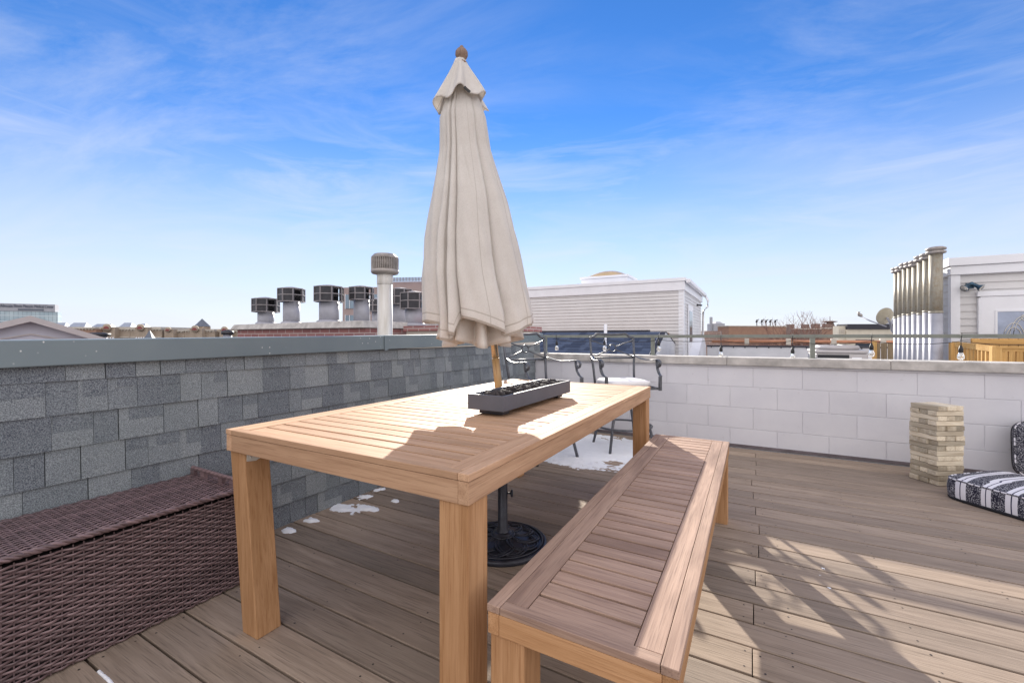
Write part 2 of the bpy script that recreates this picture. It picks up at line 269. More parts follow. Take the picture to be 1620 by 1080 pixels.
# ------------------------------------------------------------------ mesh builder
class MB:
    def __init__(s): s.v = []; s.f = []; s.gc = []; s.t = []; s.mi = []; s.sm = []
    def add(s, vs, fs, axis=0, t=None, mi=0, smooth=False, keep=False):
        b = len(s.v); off = (0, 0, 0) if keep else (rnd.uniform(0, 50), rnd.uniform(0, 50), rnd.uniform(0, 50))
        t = rnd.random() if t is None else t
        for p in vs:
            p = Vector(p); s.v.append(p); q = (p[axis], p[(axis+1) % 3], p[(axis+2) % 3])
            s.gc.append((q[0]+off[0], q[1]+off[1], q[2]+off[2])); s.t.append(t)
        for f in fs: s.f.append([i+b for i in f]); s.mi.append(mi); s.sm.append(smooth)
    def hexa(s, p, axis=0, t=None, mi=0):
        s.add(p, [(0, 3, 2, 1), (4, 5, 6, 7), (0, 1, 5, 4), (1, 2, 6, 5), (2, 3, 7, 6), (3, 0, 4, 7)], axis, t, mi)
    def box(s, x0, x1, y0, y1, z0, z1, axis=0, t=None, mi=0, rz=0, piv=None):
        p = [Vector(q) for q in ((x0, y0, z0), (x1, y0, z0), (x1, y1, z0), (x0, y1, z0), (x0, y0, z1), (x1, y0, z1), (x1, y1, z1), (x0, y1, z1))]
        if rz:
            c = Vector(piv) if piv else Vector(((x0+x1)/2, (y0+y1)/2, 0)); m = Matrix.Rotation(rz, 3, 'Z'); p = [m @ (q-c)+c for q in p]
        s.hexa(p, axis, t, mi)
    def tube(s, pts, r, n=10, closed=False, t=None, mi=0, sx=1., sy=1., up=(0, 0, 1), caps=True):
        pts = [Vector(p) for p in pts]; m = len(pts); rr = r if isinstance(r, (list, tuple)) else [r]*m
        vs = []; up = Vector(up); L = 0; gl = []
        for i, p in enumerate(pts):
            a = pts[(i-1) % m] if (closed or i > 0) else p; b = pts[(i+1) % m] if (closed or i < m-1) else p
            tg = (b-a).normalized(); u = up if abs(tg.dot(up)) < .98 else Vector((1, 0, .01)); sd = tg.cross(u).normalized(); nn = sd.cross(tg).normalized()
            for k in range(n):
                w = 2*math.pi*k/n + (math.pi/4 if n == 4 else 0); vs.append(p+sd*math.cos(w)*rr[i]*sx+nn*math.sin(w)*rr[i]*sy)
            if i: L += (p-pts[i-1]).length
            gl.append(L)
        fs = []
        for i in range(m if closed else m-1):
            j = (i+1) % m
            for k in range(n): k2 = (k+1) % n; fs.append((i*n+k, i*n+k2, j*n+k2, j*n+k))
        if caps and not closed: fs.append(tuple(range(n))[::-1]); fs.append(tuple((m-1)*n+k for k in range(n)))
        b0 = len(s.v); s.add(vs, fs, 0, t, mi, n > 4)
        o = rnd.uniform(0, 40)
        for i in range(m):
            for k in range(n): s.gc[b0+i*n+k] = (gl[i]+o, .01*math.cos(2*math.pi*k/n)+o, .01*math.sin(2*math.pi*k/n))
    def lathe(s, prof, c=(0, 0, 0), n=32, t=None, mi=0, smooth=True, M4=None):
        vs = []
        for r, z in prof:
            for k in range(n):
                w = 2*math.pi*k/n; q = Vector((r*math.cos(w), r*math.sin(w), z))
                if M4: q = M4 @ q
                vs.append(q+Vector(c))
        fs = [(i*n+k, i*n+(k+1) % n, (i+1)*n+(k+1) % n, (i+1)*n+k) for i in range(len(prof)-1) for k in range(n)]
        fs.append(tuple(range(n))[::-1]); fs.append(tuple((len(prof)-1)*n+k for k in range(n)))
        s.add(vs, fs, 2, t, mi, smooth)
    def build(s, name, mats, parent=None, bevel=0, subd=0, solid=0, loc=None):
        me = bpy.data.meshes.new(name); me.from_pydata([tuple(v) for v in s.v], [], s.f)
        if not isinstance(mats, (list, tuple)): mats = [mats]
        for m in mats: me.materials.append(M[m] if isinstance(m, str) else m)
        me.polygons.foreach_set('material_index', s.mi); me.polygons.foreach_set('use_smooth', s.sm)
        a = me.attributes.new('gc', 'FLOAT_VECTOR', 'POINT'); a.data.foreach_set('vector', [c for q in s.gc for c in q])
        a = me.attributes.new('tone', 'FLOAT', 'POINT'); a.data.foreach_set('value', s.t)
        me.update()
        o = bpy.data.objects.new(name, me); COL.objects.link(o)
        if parent: o.parent = parent
        if loc: o.location = loc
        if solid: md = o.modifiers.new('solid', 'SOLIDIFY'); md.thickness = solid; md.offset = 0
        if bevel: md = o.modifiers.new('bevel', 'BEVEL'); md.width = bevel; md.segments = 2; md.limit_method = 'ANGLE'; md.angle_limit = R_(40); md.use_clamp_overlap = True
        if subd: md = o.modifiers.new('sub', 'SUBSURF'); md.levels = subd; md.render_levels = subd
        return o
def thing(name, label, cat, loc=(0, 0, 0), rz=0, group=None):
    o = bpy.data.objects.new(name, None); COL.objects.link(o); o.location = loc; o.rotation_euler = (0, 0, rz); o.empty_display_size = .1
    return tag(o, label, cat, group)
def tag(o, label=None, cat=None, group=None, kind=None):
    if label: o['label'] = label
    if cat: o['category'] = cat
    if group: o['group'] = group
    if kind: o['kind'] = kind
    return o
def copy_tree(o, parent=None):
    c = o.copy(); COL.objects.link(c)
    if parent: c.parent = parent
    for ch in [x for x in list(COL.objects) if x.parent == o]: copy_tree(ch, c)
    return c
def grid(mb, fn, nu, nv, closed_u=False, t=.5, mi=0, gcf=None):
    vs = []; gcs = []
    for j in range(nv):
        for i in range(nu): vs.append(fn(i, j)); 
    fs = []
    for j in range(nv-1):
        for i in range(nu if closed_u else nu-1):
            i2 = (i+1) % nu; fs.append((j*nu+i, j*nu+i2, (j+1)*nu+i2, (j+1)*nu+i))
    b = len(mb.v); mb.add(vs, fs, 0, t, mi, True)
    if gcf:
        for j in range(nv):
            for i in range(nu): mb.gc[b+j*nu+i] = gcf(i, j)
def lerp_tab(tab, x):
    if x <= tab[0][0]: return tab[0][1:]
    for a, b in zip(tab, tab[1:]):
        if x <= b[0]:
            k = (x-a[0])/(b[0]-a[0]); k = k*k*(3-2*k) if False else k
            return tuple(p+(q-p)*k for p, q in zip(a[1:], b[1:]))
    return tab[-1][1:]

# ================================================================== SETTING
gm = MB(); gm.add([(-3000, -3000, -9.6), (3000, -3000, -9.6), (3000, 3000, -9.6), (-3000, 3000, -9.6)], [(0, 1, 2, 3)]); tag(gm.build('ground', 'asphalt'), kind='structure')
# deck boards run along X
db = MB(); PIT = .144; XL, XR = -2.36, 4.6
for i in range(-32, 24):
    y0 = 1.429+i*PIT; y1 = y0+PIT
    if y1 > 4.83: break
    js = [.01+rnd.uniform(-.02, .025)] if i % 2 else [2.44+rnd.uniform(-.02, .02)]
    xs = [XL]+js+[XR]
    for a, b in zip(xs, xs[1:]):
        dz = rnd.uniform(-.0012, .0012)
        db.box(a+.0015, b-.0015, y0+.0043, y1-.0043, -.028+dz, dz, 0)
        k0 = a+.03
        pos = [k0]+[q for q in [XL+.04+.406*k for k in range(20)] if a+.1 < q < b-.1]+[b-.03]
        for px in pos:
            for py in (y0+.028, y1-.028):
                if rnd.random() < .12: continue
                q = (px+rnd.uniform(-.012, .012), py+rnd.uniform(-.008, .008)); r = rnd.uniform(.0028, .0042)
                db.add([(q[0]+r*math.cos(w*math.pi/3), q[1]+r*math.sin(w*math.pi/3), dz+.0008) for w in range(6)], [tuple(range(6))], 0, .5, 1)
db.box(XL, XR, -3.2, 4.83, -.12, -.075, 0, .3, 2)
tag(db.build('deck', ['deck', 'screw', 'dark_trim'], bevel=.0022), kind='structure')
# roof slab of our own building
rb = thing('own_building', 'brick building body that carries the wooden roof deck', 'building')
b = MB(); b.box(-2.7, 4.9, -3.6, 5.06, -9.6, -.13); b.build('wall', 'brick_dark', rb)

# ---- left shingled parapet
sw = thing('shingled_parapet', 'long low wall clad in grey asphalt shingles with slate blue metal coping', 'wall', (-2.34, 1.5, 0))
mb = MB(); mb.box(-.26, -.02, -4.7, 3.44, -.03, .98, 1, .3)
rows = [.985, .909, .778, .645, .512, .38, .25, .12, -.01]
for ri, (zt, zb) in enumerate(zip(rows, rows[1:])):
    y = -4.7+rnd.uniform(0, .1); tp = 0
    while y < 3.44:
        w = rnd.choice([.08, .09, .10, .12, .14, .16, .18]); y2 = min(y+w, 3.44); t = rnd.choice([q for q in (.2, .4, .6, .75, .9, 1.) if abs(q-tp) > .12]); tp = t; th = rnd.choice([0, 0, .003])
        g_ = .0015 if rnd.random() < .65 else .0
        xf = -.004+th
        mb.hexa([(-.02, y+g_, zb), (xf, y+g_, zb), (xf, y2-g_, zb), (-.02, y2-g_, zb), (-.02, y+g_, zt), (xf-.008, y+g_, zt), (xf-.008, y2-g_, zt), (-.02, y2-g_, zt)], 1, t)
        if rnd.random() < .55 and ri:
            ym = y+(y2-y)*rnd.uniform(.0, .5); hh = (zt-zb)*rnd.uniform(.3, .6)
            mb.hexa([(-.02, ym+g_, zt-hh), (xf-.0035, ym+g_, zt-hh), (xf-.0035, y2-g_, zt-hh), (-.02, y2-g_, zt-hh), (-.02, ym+g_, zt), (xf-.0065, ym+g_, zt), (xf-.0065, y2-g_, zt), (-.02, y2-g_, zt)], 1, t*.35)
        y = y2
mb.build('shingle_siding', 'shingle', sw)
cp = MB(); 
def ztop(y): return 1.0630+.0118*(y+1.5)
def zbot(y): return .963+.0118*(y+1.5)
for (a, b_, dx) in ((-4.7, .80, 0.), (.77, 3.47, .003)):
    cp.hexa([(-.30-dx, a, zbot(a)), (.018+dx, a, zbot(a)), (.018+dx, b_, zbot(b_)), (-.30-dx, b_, zbot(b_)), (-.30-dx, a, ztop(a)+dx), (.018+dx, a, ztop(a)+dx), (.018+dx, b_, ztop(b_)+dx), (-.30-dx, b_, ztop(b_)+dx)], 1, .5)
cp.build('coping', 'coping_metal', sw, bevel=.004)
sm = MB(); sm.box(.0215, .0245, .765, .80, zbot(.8)-.006, ztop(.8)-.004, 1); sm.build('seam_strip', 'coping_metal', sw)

# ---- block wall
bw = thing('block_wall', 'white painted concrete block wall with a grey stone coping behind the deck', 'wall', (0, 4.8, 0))
mb = MB(); mb.box(-2.60, 4.8, .0045, .2, -.03, .792, 0, .5, 1)
for ci, (z0, z1) in enumerate(((-.022, .180), (.180, .385), (.385, .590), (.590, .793))):
    x = -.593-.4*6+(.2 if ci % 2 else 0)
    while x < 4.8:
        x0 = max(x, -2.335); x1 = min(x+.4, 4.8)
        if x1 > x0+.02: mb.box(x0+.0022, x1-.0022, rnd.uniform(-.0006, .0006)+.0, .15, z0+.0022, z1-.0022, 0)
        x += .4
mb.build('blocks', ['block', 'mortar'], bw, bevel=.0025)
mb = MB(); x = -2.62
for L in (1.22, 1.18, 1.25, 1.2, 1.2, 1.37): mb.box(x+.001, x+L-.001, -.035, .235, .800, .880, 0); x += L
mb.build('coping', 'coping_stone', bw, bevel=.006)
mb = MB(); mb.box(-2.33, 4.8, -.012, .003, .782, .799, 0); mb.tube([(-2.3+.35*k, -.016+.002*math.sin(k*2.1), .792+.003*math.sin(k*1.3)) for k in range(20)], .004, 6); mb.build('bed_joint', 'mortar', bw)
mb = MB(); mb.box(-2.33, 4.8, -.016, -.003, .0, .026, 0); mb.build('base_trim', 'base_trim', bw)

# ---- railing on block wall
rl = thing('wall_railing', 'grey green square tube railing standing on the stone coping', 'railing', (0, 4.93, .88))
mb = MB(); mb.box(-2.30, 4.8, -.017, .017, .192, .224, 0); mb.build('rail', 'rail', rl, bevel=.003)
for x in (-2.27, -.962, .497, 1.95, 3.4, 4.7):
    mb = MB(); mb.box(x-.02, x+.02, -.0165, .0165, .004, .1915, 2); mb.build('post', 'rail', rl, bevel=.003)
    mb = MB(); mb.box(x-.034, x+.034, -.032, .032, .0, .0038, 2); mb.build('base_plate', 'rail', rl)
# ---- string lights
sl = thing('string_lights', 'black outdoor light string with clear bulbs hanging from the rail', 'string lights', (0, 4.90, .88))
BX = [(-2.10, 1.03, .003), (-1.498, 1.035, 0), (-.893, 1.036, 0), (-.279, .983, 0), (.337, .976, 0), (.925, 1.018, 0), (1.499, 1.005, 0), (2.11, .99, 0), (2.72, 1.0, 0)]
cpts = []
for (x0, z0, _), (x1, z1, _) in zip(BX, BX[1:]):
    s0 = .02+rnd.uniform(0, .02)
    for k in range(10):
        q = k/10; za = 1.052 if x0 < -.5 else 1.045; cpts.append((x0+(x1-x0)*q, -.008, za-.88-4*s0*q*(1-q)))
cpts.append((BX[-1][0], -.008, 1.045-.88))
mb = MB(); mb.tube(cpts, .0028, 6)
for x, z, _ in BX:
    mb.tube([(x, -.008, .165), (x, -.022, .20), (x, -.022, .235)], .0028, 5); mb.tube([(x, -.008, .165), (x+.002, -.008, z-.88)], .003, 5)
mb.build('cable', 'rubber', sl)
for x, z, _ in BX:
    mb = MB(); mb.lathe([(.004, .008), (.0085, .0), (.012, -.014), (.0155, -.022), (.0155, -.05), (.013, -.052)], (x, -.008, z-.88), 14); so_ = mb.build('socket', 'rubber', sl)
    mb = MB(); mb.lathe([(.0125, -.0525), (.015, -.06), (.0215, -.078), (.0235, -.09), (.0205, -.104), (.012, -.113), (.002, -.115)], (x, -.008, z-.88), 16); mb.build('bulb', 'bulb', so_)

# ================================================================== TABLE
def slat_top(mb, x0, x1, y0, y1, z1, th, strip=.034, frame=.055, pitch=.0645, y_first=None, gap=.0086):
    z0 = z1-th; e = .0007
    # outer strips
    mb.box(x0, x0+strip-e, y0, y1, z0, z1, 1); mb.box(x1-strip+e, x1, y0, y1, z0, z1, 1)
    mb.box(x0+strip+e, x1-strip-e, y0, y0+.030-e, z0, z1, 0); mb.box(x0+strip+e, x1-strip-e, y1-.030+e, y1, z0, z1, 0)
    # frame boards on the long sides
    xa, xb = x0+strip+e, x0+strip+frame; mb.box(xa, xb, y0+.030+e, y1-.030-e, z0, z1-.0006, 1)
    xc, xd = x1-strip-frame, x1-strip-e; mb.box(xc, xd, y0+.030+e, y1-.030-e, z0, z1-.0006, 1)
    ya, yb = y0+.030+e, y1-.030-e; n = round((yb-ya)/pitch); p = (yb-ya)/n
    for i in range(n):
        a = ya+i*p+(gap/2 if i else 0); b = ya+(i+1)*p-(gap/2 if i < n-1 else 0)
        mb.box(xb+.002, xc-.002, a, b, z0, z1-.0015+rnd.uniform(-.0008, .0005), 0)
    # carrier boards below
    for q in (.25, .5, .75): xm = x0+(x1-x0)*q; mb.box(xm-.03, xm+.03, y0+.035, y1-.035, z0-.03, z0-.002, 1, 0.)
TX0, TX1, TY0, TY1, TZ = -1.676, -.602, .862, 3.012, .745
tb = thing('dining_table', 'large peach brown wooden slatted dining table on square legs', 'table', (-1.139, 1.937, 0))
def loc(x, y): return x+1.139, y-1.937
x0, y0 = loc(TX0, TY0); x1, y1 = loc(TX1, TY1)
mb = MB(); slat_top(mb, x0, x1, y0, y1, TZ, .018); mb.build('tabletop', 'table', tb, bevel=.0014)
def apron(mb, x0, x1, y0, y1, z0, z1, th=.032, ins=.0015):
    x0 += ins; x1 -= ins; y0 += ins; y1 -= ins
    mb.box(x0+th, x1-th, y0, y0+th, z0, z1, 0); mb.box(x0+th, x1-th, y1-th, y1, z0, z1, 0)
    mb.box(x0, x0+th-.0006, y0, y1, z0, z1, 1); mb.box(x1-th+.0006, x1, y0, y1, z0, z1, 1)
mb = MB(); apron(mb, x0, x1, y0, y1, .668, .7255); mb.build('apron', 'table', tb, bevel=.0015)
LW = .09
def leg(mb, cx, cy, zt, dx, dy, w=LW):
    h = w/2; mb.hexa([(cx-h+dx, cy-h+dy, 0), (cx+h+dx, cy-h+dy, 0), (cx+h+dx, cy+h+dy, 0), (cx-h+dx, cy+h+dy, 0), (cx-h, cy-h, zt), (cx+h, cy-h, zt), (cx+h, cy+h, zt), (cx-h, cy+h, zt)], 2)
for (cx, cy, dx, dy) in ((x0+.05, y0+.058, .04, .022), (x1-.052, y0+.053, 0, 0), (x0+.06, y1-.06, .01, -.0), (x1-.052, y1-.055, 0, 0)):
    mb = MB(); leg(mb, cx, cy, .6665, dx, dy); mb.build('leg', 'leg', tb, bevel=.003)
mb = MB(); bx = x0+.097; by = y0+.02
mb.add([(bx, by, .667), (bx+.002, by+.085, .667), (bx+.002, by+.085, .655), (bx+.0015, by+.03, .632), (bx, by, .636), (bx+.004, by, .667), (bx+.006, by+.085, .667), (bx+.006, by+.085, .655), (bx+.0055, by+.03, .632), (bx+.004, by, .636)], [(0, 1, 2, 3, 4), (9, 8, 7, 6, 5), (0, 5, 6, 1), (1, 6, 7, 2), (2, 7, 8, 3), (3, 8, 9, 4), (4, 9, 5, 0)])
for q in ((by+.012, .648), (by+.05, .655)): mb.lathe([(.004, 0), (.004, .002), (.001, .003)], (bx+.0045, q[0], q[1]), 8, M4=Matrix.Rotation(R_(90), 4, 'Y'))
mb.build('corner_bracket', 'bracket', tb)
# ================================================================== BENCH
bn = thing('bench', 'long backless wooden bench with slatted top beside the table', 'bench', (-.33, 1.855, 0))
X0, X1, Y0, Y1, BZ = -.21, .212, -1.007, 1.003, .46
mb = MB(); slat_top(mb, X0, X1, Y0, Y1, BZ, .017, .034, .055, .063); mb.build('seat', 'bench', bn, bevel=.0014)
mb = MB(); apron(mb, X0, X1, Y0, Y1, .392, .4415, .03); mb.build('apron', 'leg', bn, bevel=.0015)
for cx, cy in ((X0+.05, Y0+.05), (X1-.05, Y0+.05), (X0+.05, Y1-.05), (X1-.05, Y1-.05)):
    mb = MB(); leg(mb, cx, cy, .3905, 0, 0, .088); mb.build('leg', 'leg', bn, bevel=.003)

# ================================================================== FIRE BOWL
fb = thing('fire_bowl', 'long low charcoal tabletop fire bowl filled with lava rock', 'fire bowl', (-.99, 1.915, .7465))
mb = MB(); hx, hy, zb, zt, w = .09, .375, .022, .088, .010
O = [(-hx, -hy), (hx, -hy), (hx, hy), (-hx, hy)]; I = [(-hx+w, -hy+w), (hx-w, -hy+w), (hx-w, hy-w), (-hx+w, hy-w)]
vs = [(x, y, zb) for x, y in O]+[(x, y, zt) for x, y in O]+[(x, y, zt) for x, y in I]+[(x, y, zt-.035) for x, y in I]
fs = [(3, 2, 1, 0)]+[(i, (i+1) % 4, (i+1) % 4+4, i+4) for i in range(4)]+[(i+4, (i+1) % 4+4, (i+1) % 4+8, i+8) for i in range(4)]+[(i+8, (i+1) % 4+8, (i+1) % 4+12, i+12) for i in range(4)]+[(12, 13, 14, 15)]
mb.add(vs, fs); mb.build('tray', 'bowl', fb, bevel=.0015)
for q in (-.30, .30):
    mb = MB(); mb.box(-.06, .06, q-.03, q+.03, .0, .0215, 0); mb.build('foot', 'black_metal', fb, bevel=.002)
# rocks
def rock_mesh(seed):
    r = random.Random(seed); mb = MB(); n, m = 10, 7; ph = [r.uniform(0, 6) for _ in range(6)]
    def fn(i, j):
        a = 2*math.pi*i/n; b = math.pi*j/(m-1); d = Vector((math.sin(b)*math.cos(a), math.sin(b)*math.sin(a), math.cos(b)))
        k = 1+.18*math.sin(3*d.x+ph[0])+.16*math.sin(4*d.y+ph[1])+.15*math.sin(5*d.z+ph[2])+.1*math.sin(7*d.x+6*d.y+ph[3]); return d*k*.5
    grid(mb, fn, n, m, True); o = mb.build('lava_rock', 'rock'); return o
rocks = [rock_mesh(i) for i in range(4)]
k = 0
for i in range(78):
    src = rocks[i % 4]; o = src if i < 4 else src.copy()
    if i >= 4: COL.objects.link(o)
    y = rnd.uniform(-.33, .33); x = rnd.gauss(0, .032); x = max(-.062, min(.062, x)); s = rnd.uniform(.022, .04)
    z = .058+s*.35+max(0, .020*(1-abs(x)/.06))*rnd.uniform(.4, 1)
    o.location = (-.99+x, 1.915+y, .7465+z); o.scale = (s*rnd.uniform(.9, 1.3), s*rnd.uniform(.9, 1.3), s*rnd.uniform(.7, .95)); o.rotation_euler = (rnd.uniform(-.4, .4), rnd.uniform(-.4, .4), rnd.uniform(0, 6))
    tag(o, 'dark rounded lava rock heaped in the charcoal fire bowl', 'rock', 'lava rocks in the fire bowl')

# ================================================================== UMBRELLA
UB = Vector((-1.138, 1.94, 0))
def uoff(z): return RT*(-.012-.112*(z-.74))
um = thing('patio_umbrella', 'closed cream canvas patio umbrella standing through the dining table', 'umbrella', tuple(UB))
mb = MB(); mb.tube([uoff(z)+Vector((0, 0, z)) for z in (.70, .86, .97)], .0205, 16); mb.build('lower_pole', 'pole_wood', um)
mb = MB(); mb.tube([uoff(z)+Vector((0, 0, z)) for z in (.971, 1.4, 2.0, 2.5)], .0185, 16); mb.build('upper_pole', 'brass', um)
mb = MB(); mb.lathe([(.03, 2.498), (.031, 2.508), (.022, 2.516), (.018, 2.524), (.026, 2.534), (.033, 2.55), (.032, 2.566), (.024, 2.578), (.010, 2.583), (.012, 2.589), (.009, 2.597), (.002, 2.60)], tuple(uoff(2.55)), 24); mb.build('finial', 'finial', um)
PX = 2.248/681
tab = [(1.03, 759, 88), (1.19, 758, 87.5), (1.29, 754, 84), (1.387, 750, 80), (1.585, 746, 70), (1.783, 743.5, 57.5), (1.915, 740, 48), (2.047, 736.5, 39.5), (2.21, 733, 36), (2.30, 732, 28), (2.42, 730, 14), (2.5, 729, 7)]
def axis_at(z):
    cu, h = lerp_tab(tab, z); return RT*((cu-795.3)*PX), h*PX
creases = [-180, -143, -104, -43, -28, -17, 33, 104, 143, 180]
amps = [1., 1., .45, .8, .7, .42, .7, 1., 1.]
def lobe(ph):
    for i, (a, b) in enumerate(zip(creases, creases[1:])):
        if a <= ph <= b:
            q = (ph-a)/(b-a); return (math.sin(math.pi*q))**.30, amps[i], q, i
    return 0, 1, 0, 0
botz = [(-180, 1.045), (-143, 1.05), (-104, 1.15), (-60, 1.155), (-43, 1.14), (-40, 1.07), (-30, 1.06), (-26, 1.10), (-20, 1.09), (-17, 1.175), (0, 1.155), (20, 1.12), (33, 1.095), (36, 1.08), (60, 1.13), (90, 1.165), (104, 1.15), (143, 1.06), (180, 1.045)]
NU, NV = 360, 90
def canopy(i, j):
    ph = -180+360*i/NU; zt_ = 2.47; zb_ = lerp_tab(botz, ph)[0]; q = j/(NV-1); z = zt_+(zb_-zt_)*q
    ax, h = axis_at(z); l, am, lq, li = lobe(ph)
    d = .66*(.35+.65*min(1, q*1.3))
    r = h*(1.03-d*am*(1-l))
    if li == 5: r *= 1.0 - .10*math.sin(math.pi*lq)*(1-q*.4)
    if li in (0, 1, 7, 8): r *= .9+.12*math.sin(ph*.11+z*5)*q
    r += .004*math.sin(ph*.35+z*9)*q
    r *= 1+.03*math.sin(z*6+li*1.7)*q
    r -= h*.02*math.exp(-((((ph*.9+z*60) % 47)-23)/2.2)**2)*q*(1-q)*3
    r += h*.012*math.sin(ph*.21+z*3)*math.sin(z*11+ph*.05)*q
    wob = 6*math.sin(z*4.2+li)*q*(1-q)
    a = R_(ph+wob); ell = .86
    return ax+RT*math.sin(a)*r-FW*math.cos(a)*r*ell+Vector((0, 0, z))
mb = MB(); grid(mb, canopy, NU, NV, True, gcf=lambda i, j: (-180+360*i/NU, j/(NV-1), 0)); mb.build('canopy', 'canvas_panel', um, solid=.0025)
# inner loose folds seen under the rim
mb = MB()
def inner(i, j):
    ph = -180+360*i/240; q = j/19; z = 1.5-(.445+.03*math.sin(R_(ph)*3+1))*q; ax, h = axis_at(max(z, 1.05)); r = h*(.60+.20*math.sin(R_(ph)*9+math.sin(R_(ph)*2)))*(.6+.4*q)
    a = R_(ph); return ax+RT*math.sin(a)*r-FW*math.cos(a)*r*.9+Vector((0, 0, z))
grid(mb, inner, 240, 20, True); mb.build('inner_fold', 'canvas', um, solid=.002)
def vent(i, j):
    ph = -180+360*i/240; q = j/23; a = R_(ph); zb_ = 2.275+.030*math.cos(a)+.022*math.sin(a)+.020*math.sin(a*6+.9); z = 2.525+(zb_-2.525)*q
    cu, _ = lerp_tab([(2.2, 731, 0), (2.5, 728, 0), (2.6, 728, 0)], z); h = (.026+.104*q**1.05)
    r = h*(1+(.13*math.sin(a*6+2.2*q)+.07*math.sin(a*11+1))*q**.7)
    return RT*((cu-795.3)*PX)+RT*math.sin(a)*r-FW*math.cos(a)*r*.9+Vector((0, 0, z))
mb = MB(); grid(mb, vent, 240, 24, True, gcf=lambda i, j: (-180+1.5*i, j/23, 0)); mb.build('vent_cap', 'canvas_panel', um, solid=.0025)
mb = MB(); c = RT*((742-795.3)*PX)-FW*.118+Vector((0, 0, 2.305)); mb.tube([c+RT*-.012+Vector((0, 0, .012)), c, c+RT*.016+Vector((0, 0, -.014))], .009, 4, sx=.3); mb.build('strap', 'rubber', um)
mb = MB(); c = RT*((770-795.3)*PX)+FW*.02; mb.tube([c+Vector((0, 0, 1.2)), c+Vector((.0, 0, 1.05)), c+RT*.001+Vector((0, 0, 1.025))], .003, 6); mb.build('tie_cord', 'canvas', um)
# base
ub = thing('umbrella_base', 'round black cast iron umbrella base with woven arc relief under the table', 'umbrella base', tuple(UB))
def bh(r): return .028+.030*max(0, 1-(r/.21)**1.6)
mb = MB(); mb.lathe([(.228, .0), (.232, .006), (.232, .02), (.226, .026), (.218, .029), (.212, .024), (.20, bh(.2)-.006), (.15, bh(.15)-.006), (.1, bh(.1)-.006), (.055, bh(.055)-.006), (.05, .066), (.03, .07)], n=72); mb.build('plate', 'black_metal', ub)
mb = MB()
for k in range(10):
    th = 2*math.pi*k/10
    for rad, wd in ((.078, .0055), (.064, .004)):
        pts = []
        for q in range(22):
            w = th+math.pi+.25+(2*math.pi-1.9)*q/21; cx = .112*math.cos(th)+rad*math.cos(w); cy = .112*math.sin(th)+rad*math.sin(w); r = math.hypot(cx, cy)
            if r > .205: cx *= .205/r; cy *= .205/r; r = .205
            pts.append((cx, cy, bh(r)-.003+.0035*math.sin(q*.7+k)))
        mb.tube(pts, wd, 6, sy=.8)
for rr, wd in ((.206, .005), (.058, .006)): mb.tube([(rr*math.cos(q*math.pi/32), rr*math.sin(q*math.pi/32), bh(rr)+.0) for q in range(64)], wd, 6, closed=True)
mb.build('relief', 'black_metal', ub)
mb = MB(); mb.lathe([(.034, .06), (.034, .075), (.0255, .082), (.0255, .665), (.028, .667), (.028, .672)], n=24); mb.build('stem', 'black_metal', ub)
mb = MB(); c = Vector((0, 0, .265)); d = RT; mb.tube([c+d*.022, c+d*.045], .004, 8); m4 = d.to_track_quat('Z', 'Y').to_matrix().to_4x4(); mb.lathe([(.006, .040), (.018, .043), (.020, .048), (.018, .053), (.005, .055)], tuple(c), 16, M4=m4); mb.build('knob', 'black_metal', ub)

